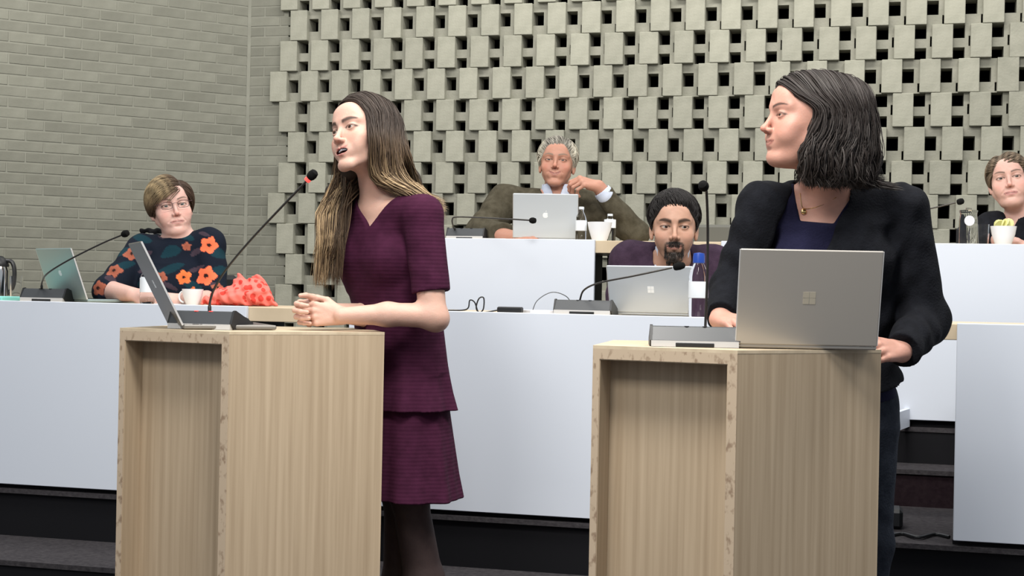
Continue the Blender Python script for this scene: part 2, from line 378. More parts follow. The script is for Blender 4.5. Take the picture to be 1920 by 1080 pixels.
# ------------------------------------------------------------------ table things
def WP(px, t, z): return RW(SX(px, t), t, z)
def Rz(a): return Matrix.Rotation(a, 4, 'Z')
ZT1 = 1.1145; ZT2 = 1.4175
def mic_unit(loc, yaw, neck, label, w=0.19, ring=False, dirn=None, group=None, headlen=0.034):
    t = empty('conference_microphone', loc=loc, rz=yaw, label=label, cat='microphone', group=group)
    inv = Matrix.Translation(loc) @ Rz(yaw); inv = inv.inverted()
    def prof(pts, x0, x1, name, mt, parent=t):
        m = MB(); n = len(pts)
        vs = [(x0, y, z) for y, z in pts]+[(x1, y, z) for y, z in pts]
        m.add(vs, [tuple(range(n)), tuple(reversed(range(n, 2*n)))]+[(i, n+i, n+(i+1) % n, (i+1) % n) for i in range(n)])
        return m.build(name, MATS[mt], parent)
    prof([(0, 0.001), (0.001, 0.016), (0.14, 0.016), (0.14, 0.001)], -w/2, w/2, 'base', 'silver_plastic')
    prof([(0.002, 0.0165), (0.022, 0.050), (0.030, 0.052), (0.135, 0.030), (0.139, 0.0165)], -w/2+0.003, w/2-0.003, 'housing', 'dark_grey_plastic')
    for sx in (-1, 1):
        prof([(0.003, 0.0165), (0.022, 0.053), (0.031, 0.055), (0.150, 0.018), (0.150, 0.001), (0.02, 0.001)], sx*w/2-0.003, sx*w/2+0.004, 'end_cap', 'black_plastic')
    m = MB(); m.box((-w*0.22, -0.0015, 0.001), (w*0.22, 0.002, 0.011), bev=0.001); m.build('cable_slot', MATS['black_plastic'], t)
    for k in range(2):
        m = MB(); m.lathe([(0, 0), (0.006, 0), (0.006, 0.002), (0, 0.002)], 12, Matrix.Translation((-0.02+0.045*k, 0.026, 0.0505))); m.build('button', MATS['red_ring' if ring else 'black_plastic'], t)
    pts = smooth_pts([inv @ Vector(p) for p in neck], 40)
    n = len(pts); rad = [0.0052 if i < 5 else 0.0034 for i in range(n)]
    m = MB(); m.tube(pts, rad, 10); nk = m.build('gooseneck', MATS['gooseneck_metal'], t, smooth=True)
    d = (pts[-1]-pts[-3]).normalized(); q = d.to_track_quat('Z', 'Y').to_matrix().to_4x4(); e = pts[-1]
    if ring:
        m = MB(); m.lathe([(0.0035, -0.006), (0.0088, -0.004), (0.0092, 0.004), (0.0088, 0.006), (0.003, 0.006)], 20, Matrix.Translation(e) @ q); m.build('ring_light', MATS['red_ring'], nk, smooth=True)
    m = MB(); L = headlen
    m.lathe([(0.003, 0.004), (0.0095, 0.006), (0.0125, 0.012), (0.0135, L*0.6), (0.011, L*0.9), (0.006, L), (0.0001, L+0.0015)], 20, Matrix.Translation(e) @ q)
    m.build('windscreen', MATS['foam_black'], nk, smooth=True)
    return t

def apple_logo():
    # rounded two-lobed outline with a bite on the right and a leaf
    pts = []
    for k in range(40):
        a = 2*math.pi*k/40; r = 1-0.16*max(0, math.sin(a))**14-0.10*max(0, -math.sin(a))**14
        x, y = r*math.cos(a)*0.92, r*math.sin(a)
        dx, dy = x-1.15, y-0.12; dd = math.hypot(dx, dy)
        if dd < 0.48: x = 1.15+dx/dd*0.48; y = 0.12+dy/dd*0.48
        pts.append((x, y))
    return pts
def laptop(hinge, yaw, w, d, tilt, matn, logo, label, group=None):
    """hinge = middle of the hinge line; base runs to +y, the outer lid face looks to -y"""
    t = empty('laptop', loc=hinge, rz=yaw, label=label, cat='laptop', group=group)
    m = MB(); m.box((-w/2, 0.0, 0.002), (w/2, d, 0.014), bev=0.003); bs = m.build('base', MATS[matn], t)
    m = MB()
    for r in range(5):
        for c in range(13):
            x = -w*0.43+c*w*0.86/13; y = 0.03+r*0.019
            m.box((x, y, 0.0138), (x+w*0.056, y+0.016, 0.0152))
    kb = m.build('keyboard', MATS['key_black'], bs)
    m = MB(); m.box((-0.05, d*0.6, 0.0136), (0.05, d*0.95, 0.0143)); m.build('touchpad', MATS['dark_grey_plastic'], bs)
    ML = Matrix.Translation((0, 0.001, 0.012)) @ Matrix.Rotation(tilt, 4, 'X')
    # lid in local: x, z up, outer face at y=-0.006 ; positive rotation X leans +z towards -y
    m = MB(); m.box((-w/2, -0.006, 0), (w/2, 0.0, d), ML, bev=0.0025); ld = m.build('lid', MATS[matn], t)
    m = MB(); m.box((-w/2+0.008, -0.0002, 0.012), (w/2-0.008, 0.0008, d-0.008), ML); m.build('screen', MATS['key_black'], ld)
    m = MB(); m.box((w/2-0.001, -0.0055, 0.002), (w/2+0.0012, -0.0003, d-0.002), ML); m.build('edge_trim', MATS['silver_plastic'], ld); m = MB(); m.box((-w/2-0.0012, -0.0055, 0.002), (-w/2+0.001, -0.0003, d-0.002), ML); m.build('edge_trim', MATS['silver_plastic'], ld)
    m = MB()
    if logo == 'apple':
        ap = apple_logo(); s = 0.013
        vs = [(x*s, -0.0066, d*0.52+y*s) for x, y in ap]+[(x*s, -0.0058, d*0.52+y*s) for x, y in ap]; n = len(ap)
        m.add(vs, [tuple(range(n)), tuple(reversed(range(n, 2*n)))]+[(i, (i+1) % n, n+(i+1) % n, n+i) for i in range(n)], ML)
        lf = [(0.02, 1.1), (0.12, 1.5), (0.42, 1.68), (0.32, 1.3)]
        m.add([(x*s, -0.0066, d*0.52+y*s) for x, y in lf], [(0, 1, 2, 3)], ML); mt = 'logo_light'
    else:
        s = 0.0155 if matn == 'laptop_dark' else 0.012; g = 0.0012
        for sx in (-1, 1):
            for sz in (-1, 1):
                x0, x1 = sorted((sx*g/2, sx*s)); z0, z1 = sorted((sz*g/2, sz*s))
                m.box((x0, -0.0066, d*0.5+z0), (x1, -0.0058, d*0.5+z1), ML)
        mt = 'logo_cream' if matn == 'laptop_dark' else 'logo_light'
    m.build('logo', MATS[mt], ld)
    return t
def bottle(loc, h, r, label, cap='label_paper', water=0.5, band=None, group=None, big=False):
    t = empty('water_bottle', loc=loc, label=label, cat='bottle', group=group)
    m = MB(); m.lathe([(r*0.9, 0.0005), (r, 0.006), (r, h*0.62), (r*0.85, h*0.72), (r*0.42, h*0.86), (r*0.40, h*0.95)], 24); m.build('glass_body', MATS['glass'], t, smooth=True)
    m = MB(); m.lathe([(r*0.45, h*0.925), (r*0.47, h*0.93), (r*0.47, h*0.995), (r*0.40, h), (0.0001, h)] if not big else [(r*0.46, h*0.83), (r*0.62, h*0.84), (r*0.62, h*0.93), (r*0.56, h*0.985), (0.0001, h)], 20); m.build('cap', MATS[cap], t, smooth=True)
    if band:
        m = MB(); m.lathe([(r*1.012, h*band[0]), (r*1.02, h*(band[0]+0.01)), (r*1.02, h*(band[1]-0.01)), (r*1.012, h*band[1])], 24); m.build('paper_label', MATS[band[2]], t, smooth=True)
    return t
def tumbler(loc, h, r, label, group=None):
    m = MB(); m.lathe([(0.0001, 0.004), (r*0.80, 0.005), (r*0.97, h), (r, h), (r*0.86, 0.001), (0.0001, 0.0005)], 24)
    o = m.build('drinking_glass', MATS['glass'], None, smooth=True); o.location = loc
    return tag(o, label, 'glass', group)
def cup(loc, h, r, label, yaw=0.0, handle=True, name='cup', cat='cup'):
    t = empty(name, loc=loc, rz=yaw, label=label, cat=cat)
    m = MB(); m.lathe([(0.0001, 0.001), (r*0.60, 0.0005), (r*0.66, h*0.12), (r*0.90, h*0.6), (r, h), (r*0.93, h), (r*0.82, h*0.6), (r*0.55, h*0.15), (0.0001, h*0.12)], 28)
    m.build('bowl', MATS['ceramic'], t, smooth=True)
    if handle:
        m = MB(); m.tube([(r*0.85+0.02*math.sin(a), 0, h*0.5+0.022*math.cos(a)) for a in np.linspace(0.0, math.pi, 12)], 0.004, 8); m.build('handle', MATS['ceramic'], t, smooth=True)
    return t

# --- lectern microphones
b1 = P(372, 612, 4.07); b1.z = Z1
mic_unit(b1, math.radians(-14), [P(393, 590, 4.11), P(394, 565, 4.11), P(404, 537, 4.10), P(428, 500, 4.08), P(470, 450, 4.05), P(530, 386, 4.0), P(577, 337, 3.97)],
         'dark conference microphone with a glowing red ring on the left lectern', w=0.192, ring=True)
b2 = P(1303, 648, 3.60); b2.z = Z2
mic_unit(b2, math.radians(-4), [P(1322, 622, 3.68), P(1323, 600, 3.68), P(1326, 520, 3.66), P(1327, 430, 3.64), P(1325, 365, 3.60), P(1323, 356, 3.59)],
         'dark conference microphone with upright gooseneck on the right lectern', w=0.218, headlen=0.030)
# --- laptops on lecterns
h1 = P(330, 606, 4.17); h1.z = Z1
laptop(h1, math.radians(-69), 0.31, 0.262, math.radians(27), 'laptop_grey', 'square', 'grey laptop seen from its side on the left lectern, lid tilted back')
h2 = P(1511, 655, 3.60); h2.z = Z2
laptop(h2, math.radians(-1), 0.352, 0.243, math.radians(13), 'laptop_dark', 'square', 'dark grey laptop with a four-square emblem, open on the right lectern')
# --- front desk, left
mic_unit(WP(77, 0.06, ZT1), -AL, [WP(78, 0.13, ZT1+0.045), P(79, 528, 5.62), P(90, 512, 5.52), P(130, 487, 5.42), P(190, 457, 5.35), P(228, 441, 5.30)],
         'black conference microphone on the left desk beside the pale teal laptop', w=0.19)
laptop(WP(131, 0.16, ZT1), math.radians(-47), 0.31, 0.215, math.radians(20), 'laptop_teal', 'apple', 'pale teal laptop in front of the woman with glasses')
bottle(WP(276, 0.10, ZT1), 0.155, 0.029, 'clear water bottle in front of the woman with glasses', water=0.5, band=(0.30, 0.66, 'label_paper'))
cup(WP(361, 0.16, ZT1), 0.062, 0.042, 'white coffee cup on the left desk beside the pink cloth bag', yaw=math.radians(170))
m = MB(); m.add([(-0.09, -0.06, 0.003), (0.09, -0.05, 0.003), (0.10, 0.09, 0.003), (-0.08, 0.08, 0.003), (-0.09, -0.06, 0.0), (0.09, -0.05, 0.0), (0.10, 0.09, 0.0), (-0.08, 0.08, 0.0)], [(0,1,2,3),(7,6,5,4),(0,4,5,1),(1,5,6,2),(2,6,7,3),(3,7,4,0)])
o = m.build('paper_sheet', MATS['paper']); o.location = WP(322, 0.20, ZT1); tag(o, 'white sheet of paper behind the lectern laptop on the left desk', 'paper')
m = MB(); m.box((-0.15, -0.10, 0), (0.12, 0.10, 0.016), bev=0.002); o = m.build('folder', MATS['paper_teal']); o.location = WP(-18, 0.14, ZT1); o.rotation_euler = (0, 0, -AL); tag(o, 'turquoise folder at the left edge of the desk', 'folder')
# thermos jug
t = empty('thermos_jug', loc=WP(-8, 0.42, ZT1), label='black and silver thermos jug at the left edge', cat='jug')
m = MB(); m.lathe([(0.050, 0.0), (0.055, 0.005), (0.056, 0.12), (0.050, 0.14)], 28); m.build('steel_body', MATS['chrome'], t, smooth=True)
m = MB(); m.lathe([(0.051, 0.139), (0.053, 0.145), (0.044, 0.170), (0.024, 0.185), (0.0001, 0.187)], 28); m.build('lid', MATS['black_plastic'], t, smooth=True)
m = MB(); m.tube(smooth_pts([(0.035, 0, 0.165), (0.066, 0, 0.160), (0.078, 0, 0.12), (0.074, 0, 0.06), (0.056, 0, 0.02)], 20), 0.011, 10, flat=0.8); m.build('handle', MATS['black_plastic'], t, smooth=True)
tumbler(WP(30, 0.33, ZT1), 0.10, 0.028, 'small drinking glass beside the thermos jug')
# --- front desk, middle
mic_unit(WP(1091, 0.05, ZT1), -AL, [WP(1088, 0.12, ZT1+0.045), P(1088, 560, 5.2), P(1096, 543, 5.15), P(1125, 530, 5.08), P(1190, 517, 5.02), P(1260, 502, 4.98)],
         'black conference microphone on the middle desk reaching toward the bearded man', w=0.205, headlen=0.046)
laptop(WP(1225, 0.17, ZT1), math.radians(-24), 0.325, 0.176, math.radians(17), 'laptop_silver', 'square', 'silver laptop in front of the bearded man')
bottle(WP(1309, 0.055, ZT1), 0.228, 0.034, 'water bottle with blue cap beside the silver laptop', cap='blue_plastic', band=(0.30, 0.55, 'label_paper'), big=True)
tumbler(WP(1334, 0.12, ZT1), 0.13, 0.03, 'drinking glass behind the upright lectern microphone')
m = MB(); m.box((-0.045, -0.02, 0), (0.045, 0.02, 0.022), bev=0.004); o = m.build('power_adapter', MATS['black_plastic']); o.location = WP(957, 0.06, ZT1); o.rotation_euler = (0, 0, -AL); tag(o, 'black power adapter on the middle desk', 'adapter')
m = MB(); m.box((-0.05, -0.06, 0), (0.05, 0.06, 0.012), bev=0.001); o = m.build('paper_stack', MATS['paper']); o.location = WP(1010, 0.1, ZT1); o.rotation_euler = (0, 0, 0.3); tag(o, 'small stack of white paper beside the power adapter', 'paper')
cp = [WP(838, 0.05, ZT1+.004), WP(868, 0.05, ZT1+.006), P(878, 577, 5.25), P(881, 563, 5.25), P(890, 567, 5.25), P(897, 585, 5.25), P(906, 580, 5.25), P(907, 559, 5.25), P(898, 560, 5.25), P(893, 578, 5.25), P(903, 586, 5.25), WP(937, 0.06, ZT1+.01)]
m = MB(); m.tube(smooth_pts(cp, 90), 0.0026, 8); tag(m.build('looped_cable', MATS['black_plastic'], smooth=True), 'thin black cable looping up on the middle desk', 'cable')
cp = [WP(998, 0.15, ZT1+.004), P(1008, 563, 5.3), P(1035, 548, 5.3), P(1062, 556, 5.3), P(1073, 575, 5.3), WP(1075, 0.14, ZT1+.004)]
m = MB(); m.tube(smooth_pts(cp, 40), 0.0016, 8); tag(m.build('arched_cable', MATS['dark_grey_plastic'], smooth=True), 'thin grey cable arching beside the middle microphone base', 'cable')
# --- back desk, left
mic_unit(WP(868, T2+0.10, ZT2), -AL, [WP(852, T2+0.16, ZT2+0.045), P(850, 425, 6.42), P(848, 412, 6.40), P(856, 407, 6.38), P(900, 408, 6.28), P(960, 411, 6.17), P(992, 413, 6.12)],
         'black conference microphone on the back desk reaching toward the silver laptop', w=0.17)
laptop(WP(1020, T2+0.13, ZT2), math.radians(-3), 0.285, 0.20, math.radians(15), 'laptop_silver', 'apple', 'silver laptop in front of the grey-haired man')
bottle(WP(1087, T2+0.12, ZT2), 0.15, 0.025, 'slim clear bottle right beside the grey-haired man\'s laptop', band=(0.3, 0.6, 'label_paper'))
cup(WP(1122, T2+0.10, ZT2), 0.082, 0.054, 'white bowl-shaped cup on the back desk in the middle', handle=False, name='bowl_cup', cat='cup')
bottle(WP(1141, T2+0.22, ZT2), 0.125, 0.026, 'clear bottle behind the white bowl-shaped cup', band=(0.5, 0.8, 'label_paper'))
m = MB(); m.box((-0.05, -0.07, 0), (0.05, 0.07, 0.006)); o = m.build('note_pad', MATS['paper']); o.location = WP(925, T2+0.14, ZT2); tag(o, 'white notepad left of the silver laptop on the back desk', 'notepad')
# --- back desk, right
t = empty('water_jug', loc=WP(1813, T2+0.10, ZT2), label='clear glass water jug with a round white tag on the right back desk', cat='jug')
m = MB(); m.lathe([(0.034, 0.0005), (0.038, 0.006), (0.037, 0.10), (0.034, 0.125), (0.036, 0.135)], 28); m.build('glass_body', MATS['glass'], t, smooth=True)
m = MB(); m.lathe([(0.0001, 0.138), (0.037, 0.136), (0.037, 0.142), (0.012, 0.145), (0.012, 0.152), (0.0001, 0.153)], 24); m.build('lid', MATS['glass'], t, smooth=True)
m = MB(); m.lathe([(0.0001, 0), (0.021, 0), (0.021, 0.002), (0.0001, 0.002)], 24, Matrix.Translation((-0.008, -0.038, 0.098)) @ Matrix.Rotation(math.pi/2, 4, 'X')); m.build('round_tag', MATS['paper'], t)
tumbler(WP(1841, T2+0.16, ZT2), 0.088, 0.026, 'small glass between the water jug and the white bowl')
t = cup(WP(1879, T2+0.10, ZT2), 0.078, 0.052, 'white bowl holding yellow-green slices on the right back desk', handle=False, name='snack_bowl', cat='bowl')
m = MB()
for k in range(9):
    a = k*2.4; q = Matrix.Translation((0.018*math.cos(a), 0.018*math.sin(a), 0.078+0.005*(k % 3))) @ Matrix.Rotation(a, 4, 'Z') @ Matrix.Rotation(1.1+0.2*(k % 2), 4, 'X')
    m.lathe([(0.0001, -0.003), (0.022, -0.003), (0.024, 0), (0.022, 0.003), (0.0001, 0.003)], 12, q)
o = m.build('slices', MATS['lemon'], t, smooth=True)
mic_unit(WP(1690, T2+0.10, ZT2), -AL, [WP(1690, T2+0.16, ZT2+0.045), P(1691, 412, 6.1), P(1705, 400, 6.1), P(1745, 391, 6.05), P(1792, 380, 6.0)],
         'black conference microphone on the right back desk', w=0.17)
# floor things in the aisle
m = MB(); m.box((-0.07, -0.06, 0), (0.06, 0.06, 0.07), bev=0.012); o = m.build('floor_box', MATS['black_plastic']); o.location = RW(SX(1668, 0.3), 0.33, 0.378); o.rotation_euler = (0, 0, -AL); tag(o, 'black floor box on the dais beside the right lectern', 'box')
cp = [RW(SX(1672, 0.1), 0.08, 0.384), RW(SX(1700, 0.15), 0.15, 0.384), RW(SX(1730, 0.1), 0.08, 0.386), RW(SX(1760, 0.2), 0.18, 0.384), RW(SX(1790, 0.1), 0.14, 0.384)]
m = MB(); m.tube(smooth_pts(cp, 50), 0.006, 8); tag(m.build('floor_cable', MATS['black_plastic'], smooth=True), 'black cable lying on the dais step at the right', 'cable')
# ------------------------------------------------------------------ figure kit: distance fields meshed into one continuous surface
import openvdb as vdb
def vnorm(v): v = np.asarray(v, float); return v/max(1e-9, np.linalg.norm(v))
class Frame:
    def __init__(s, o, R): s.o = np.array(o, float); s.R = np.array(R, float)       # columns of R = local axes
    def p(s, q): return s.o+s.R @ np.array(q, float)
    def d(s, q): return s.R @ np.array(q, float)
    def loc(s, pts): return (np.asarray(pts)-s.o) @ s.R
def face_frame(o, az, pitch=0.0, roll=0.0):
    """az: 0 looks at the camera (-Y), positive turns to the right of the picture; local x = the figure's right, y = forward, z = up"""
    a = math.radians(az); f = np.array([math.sin(a), -math.cos(a), 0]); u = np.array([0, 0, 1.0])
    r = np.cross(f, u); p = math.radians(pitch)
    f2 = f*math.cos(p)+u*math.sin(p); u2 = np.cross(r, f2)
    q = math.radians(roll); r3 = r*math.cos(q)+u2*math.sin(q); u3 = np.cross(r3, f2)
    return Frame(o, np.stack([r3, f2, u3], 1))
class Field:
    def __init__(s, lo, hi, h):
        s.lo = np.array(lo, float); s.h = h; s.n = np.ceil((np.array(hi)-s.lo)/h).astype(int)+1
        s.d = np.full(s.n, 0.1, np.float32)
        s.ax = [np.float32(s.lo[i])+np.arange(s.n[i], dtype=np.float32)*np.float32(h) for i in range(3)]
    def op(s, fn, lo, hi, k=0.0, mode='u'):
        m = k+4*s.h
        a = np.clip(np.floor((np.array(lo)-m-s.lo)/s.h).astype(int), 0, s.n); b = np.clip(np.ceil((np.array(hi)+m-s.lo)/s.h).astype(int)+1, 0, s.n)
        if np.any(b <= a): return s
        sl = tuple(slice(a[i], b[i]) for i in range(3))
        X = s.ax[0][sl[0]][:, None, None]; Y = s.ax[1][sl[1]][None, :, None]; Z = s.ax[2][sl[2]][None, None, :]
        v = fn(X, Y, Z).astype(np.float32); A = s.d[sl]
        if mode == 'u': R = np.minimum(A, v); sg = -1
        elif mode == 's': v = -v; R = np.maximum(A, v); sg = 1
        else: R = np.maximum(A, v); sg = 1
        if k > 0:
            t = np.maximum(k-np.abs(A-v), 0)/k; R = R+sg*t*t*np.float32(k*0.25)
        s.d[sl] = R; return s
    def ell(s, c, r, fr=None, k=0.0, mode='u', R=None):
        """ellipsoid; c in frame coordinates"""
        c = np.array(c, float); r = np.array(r, float)
        Q = np.eye(3) if fr is None else fr.R
        if fr is not None: c = fr.p(c)
        if R is not None: Q = Q @ R
        e = np.sqrt(((Q*r[None, :])**2).sum(1))
        def fn(X, Y, Z):
            dx, dy, dz = X-np.float32(c[0]), Y-np.float32(c[1]), Z-np.float32(c[2])
            L = [dx*np.float32(Q[0, i])+dy*np.float32(Q[1, i])+dz*np.float32(Q[2, i]) for i in range(3)]
            k0 = np.sqrt(sum((L[i]/np.float32(r[i]))**2 for i in range(3))); k1 = np.sqrt(sum((L[i]/np.float32(r[i]**2))**2 for i in range(3)))
            return k0*(k0-1)/np.maximum(k1, 1e-6)
        return s.op(fn, c-e, c+e, k, mode)
    def cone(s, a, b, ra, rb, fr=None, k=0.0, mode='u', cap_a=False, cap_b=False, amp=0.0, freq=60, ph=0.0):
        a = np.array(a, float); b = np.array(b, float)
        if fr is not None: a, b = fr.p(a), fr.p(b)
        r = max(ra, rb)+abs(amp); ba = b-a; L2 = float(ba @ ba); L = math.sqrt(L2)
        def fn(X, Y, Z):
            dx, dy, dz = X-np.float32(a[0]), Y-np.float32(a[1]), Z-np.float32(a[2])
            t0 = (dx*np.float32(ba[0])+dy*np.float32(ba[1])+dz*np.float32(ba[2]))/np.float32(L2); t = np.clip(t0, 0, 1)
            d = np.sqrt((dx-t*np.float32(ba[0]))**2+(dy-t*np.float32(ba[1]))**2+(dz-t*np.float32(ba[2]))**2)-(ra+(rb-ra)*t)
            if amp:
                d = d-np.float32(amp)*(np.sin(t0*L*freq+ph+2.2*np.sin(dx*23+dz*17+ph))*0.6+0.4*np.sin(t0*L*freq*0.57+dy*40+ph*2))
            if cap_a: d = np.maximum(d, -t0*np.float32(L))
            if cap_b: d = np.maximum(d, (t0-1)*np.float32(L))
            return d
        return s.op(fn, np.minimum(a, b)-r, np.maximum(a, b)+r, k, mode)
    def chain(s, pts, rad, fr=None, k=0.01, **kw):
        for i in range(len(pts)-1): s.cone(pts[i], pts[i+1], rad[i], rad[i+1], fr, k, **kw)
        return s
    def box(s, c, hsz, fr=None, rnd=0.005, k=0.0, mode='u'):
        c = np.array(c, float); hs = np.array(hsz, float); Q = np.eye(3) if fr is None else fr.R
        if fr is not None: c = fr.p(c)
        e = np.abs(Q) @ hs
        def fn(X, Y, Z):
            dx, dy, dz = X-np.float32(c[0]), Y-np.float32(c[1]), Z-np.float32(c[2])
            L = [np.abs(dx*np.float32(Q[0, i])+dy*np.float32(Q[1, i])+dz*np.float32(Q[2, i]))-np.float32(hs[i]-rnd) for i in range(3)]
            return np.sqrt(sum(np.maximum(l, 0)**2 for l in L))+np.minimum(np.maximum(np.maximum(L[0], L[1]), L[2]), 0)-rnd
        return s.op(fn, c-e, c+e, k, mode)
    def loft(s, fr, zs, cx, cy, rx, ry, n=2.3, k=0.0, mode='u', flute=0.0, nf=9, ph=0.0, fz=None, fold=0.0, ff=45.0):
        """stack of super-elliptic sections along the local z of fr"""
        zs = np.array(zs, float); R = max(max(rx), max(ry))+max(np.abs(cx).max() if hasattr(cx, '__len__') else 0, 0.0)+abs(flute)+0.02
        lo = np.full(3, 1e9); hi = np.full(3, -1e9)
        for z in (zs[0], zs[-1]):
            for sx in (-1, 1):
                for sy in (-1, 1):
                    q = fr.p((sx*R, sy*R, z)); lo = np.minimum(lo, q); hi = np.maximum(hi, q)
        def fn(X, Y, Z):
            dx, dy, dz = X-np.float32(fr.o[0]), Y-np.float32(fr.o[1]), Z-np.float32(fr.o[2]); Q = fr.R.astype(np.float32)
            x = dx*Q[0, 0]+dy*Q[1, 0]+dz*Q[2, 0]; y = dx*Q[0, 1]+dy*Q[1, 1]+dz*Q[2, 1]; z = dx*Q[0, 2]+dy*Q[1, 2]+dz*Q[2, 2]
            it = lambda a: np.interp(z, zs, a).astype(np.float32)
            rX, rY = it(rx), it(ry); x = x-it(cx); y = y-it(cy)
            g = 1.0
            if flute:
                w_ = np.interp(z, zs, fz).astype(np.float32) if fz is not None else 1.0
                an = np.arctan2(y, x); g = 1+np.float32(flute)*w_*(np.sin(nf*an+ph)+0.5*np.sin((nf*1.7)//1*an+ph*3+1)*1.0)
            e = ((np.abs(x)/(rX*g))**n+(np.abs(y)/(rY*g))**n+1e-9)**(1/n)
            d = (e-1)*np.minimum(rX, rY)
            if fold: d = d+np.float32(fold)*np.sin(z*ff+3*np.sin(x*11+1)+2*np.sin(y*13))
            return np.maximum(d, np.maximum(zs[0]-z, z-zs[-1]))
        return s.op(fn, lo, hi, k, mode)
    def half(s, p, nrm, k=0.0, lo=None, hi=None):
        """cut away the side the normal points to"""
        p = np.array(p, float); nrm = vnorm(nrm)
        fn = lambda X, Y, Z: -((X-p[0])*nrm[0]+(Y-p[1])*nrm[1]+(Z-p[2])*nrm[2])
        L = s.lo if lo is None else lo; H = s.lo+s.n*s.h if hi is None else hi
        return s.op(fn, L, H, k, 's')
    def fn(s, f, lo, hi, k=0.0, mode='u'): return s.op(f, lo, hi, k, mode)
    def disp(s, f):
        X = s.ax[0][:, None, None]; Y = s.ax[1][None, :, None]; Z = s.ax[2][None, None, :]
        s.d += f(X, Y, Z).astype(np.float32); return s
    def mesh(s):
        g = vdb.FloatGrid(0.1); bw = 3.5*s.h
        g.copyFromArray(np.clip(s.d, -bw, bw).astype(np.float32), tolerance=0.0)
        pts, quads = g.convertToQuads(0.0)
        return s.lo+np.asarray(pts, float)*s.h, np.asarray(quads, np.int64)
def np_mesh(name, v, q, mat_, parent=None, col=None, smooth=True):
    me = bpy.data.meshes.new(name)
    if parent is not None:
        pp = parent; v = np.asarray(v)
        while pp is not None: v = v-np.array(pp.location); pp = pp.parent
    nv, nq, w_ = len(v), len(q), q.shape[1]
    me.vertices.add(nv); me.vertices.foreach_set('co', np.asarray(v, np.float32).ravel())
    me.loops.add(nq*w_); me.loops.foreach_set('vertex_index', q.astype(np.int32).ravel())
    me.polygons.add(nq); me.polygons.foreach_set('loop_start', np.arange(nq, dtype=np.int32)*w_)
    me.polygons.foreach_set('loop_total', np.full(nq, w_, np.int32)); me.polygons.foreach_set('use_smooth', np.ones(nq, bool))
    me.update(calc_edges=True)
    if col is not None:
        c = np.ones((nv, 4), np.float32); c[:, :3] = col
        at = me.color_attributes.new('col', 'FLOAT_COLOR', 'POINT'); at.data.foreach_set('color', c.ravel())
    me.materials.append(mat_)
    o = bpy.data.objects.new(name, me); COL.objects.link(o)
    if parent is not None: o.parent = parent
    return o
def flip_check(v, q, c=None):
    """openvdb winding -> outward"""
    a, b, cc, d = (v[q[:, i]] for i in range(4))
    vol = np.einsum('ij,ij->i', a, np.cross(b, cc)).sum()+np.einsum('ij,ij->i', a, np.cross(cc, d)).sum()
    return q if vol > 0 else q[:, ::-1]
def relax(v, q, n=1, lam=0.5):
    e = np.concatenate([q[:, [0, 1]], q[:, [1, 2]], q[:, [2, 3]], q[:, [3, 0]]])
    for _ in range(n):
        acc = np.zeros_like(v); cnt = np.zeros(len(v))
        for k in range(3):
            acc[:, k] = np.bincount(e[:, 0], v[e[:, 1], k], len(v))+np.bincount(e[:, 1], v[e[:, 0], k], len(v))
        cnt = np.bincount(e[:, 0], minlength=len(v))+np.bincount(e[:, 1], minlength=len(v))
        v = v*(1-lam)+lam*acc/np.maximum(cnt, 1)[:, None]
    return v
def finish(F_, name, mat_, parent, colf=None, smooth_n=1):
    v, q = F_.mesh(); c = v.mean(0); q = flip_check(v-c, q)
    if smooth_n: v = relax(v, q, smooth_n, 0.4)
    return np_mesh(name, v, q, mat_, parent, colf(v) if colf else None)

# ---- materials with painted attribute
def attr_mat(name, rough=0.5, sss=0.0, spec=0.4, streak=None, bump=None, coat=0.0):
    m = mat(name, rough=rough, spec=spec); nt = m.node_tree; N = nt.nodes; L = nt.links; b = N['Principled BSDF']
    at = N.new('ShaderNodeAttribute'); at.attribute_name = 'col'; out = at.outputs['Color']
    L.new(out, b.inputs['Base Color'])
    if sss:
        b.inputs['Subsurface Weight'].default_value = sss; b.inputs['Subsurface Radius'].default_value = (1.0, 0.35, 0.2); b.inputs['Subsurface Scale'].default_value = 0.012
    if bump:
        tc = N.new('ShaderNodeTexCoord'); nz = N.new('ShaderNodeTexNoise'); nz.inputs['Scale'].default_value = bump[0]; nz.inputs['Detail'].default_value = 4
        L.new(tc.outputs['Object'], nz.inputs['Vector']); bp = N.new('ShaderNodeBump'); bp.inputs['Strength'].default_value = bump[1]; bp.inputs['Distance'].default_value = 0.004
        L.new(nz.outputs[0], bp.inputs['Height']); L.new(bp.outputs[0], b.inputs['Normal'])
    return m
attr_mat('skin', 0.5, 0.18, 0.35, bump=(220, 0.12))
attr_mat('hair', 0.55, 0, 0.28)
attr_mat('eye', 0.12, 0, 0.5)
def cloth_mat(name, c1, c2, bands=None, rough=0.9, nscale=35, bump=0.3, sheen=0.0, bstr=0.15):
    m = noise_col(mat(name, rough=rough, spec=0.15), c1, c2, nscale=nscale, bump=bump, bscale=180)
    if bands:
        nt = m.node_tree; N = nt.nodes; L = nt.links; b = N['Principled BSDF']
        tc = N.new('ShaderNodeTexCoord'); wv = N.new('ShaderNodeTexWave'); wv.bands_direction = 'Z'; wv.inputs['Scale'].default_value = bands
        wv.inputs['Distortion'].default_value = 1.2; wv.inputs['Detail'].default_value = 2; wv.inputs['Detail Scale'].default_value = 6
        L.new(tc.outputs['Object'], wv.inputs['Vector'])
        bp = N.new('ShaderNodeBump'); bp.inputs['Strength'].default_value = bstr; bp.inputs['Distance'].default_value = 0.004
        L.new(wv.outputs['Fac'], bp.inputs['Height']); L.new(bp.outputs[0], b.inputs['Normal'])
    b = m.node_tree.nodes['Principled BSDF']; b.inputs['Sheen Weight'].default_value = sheen
    return m

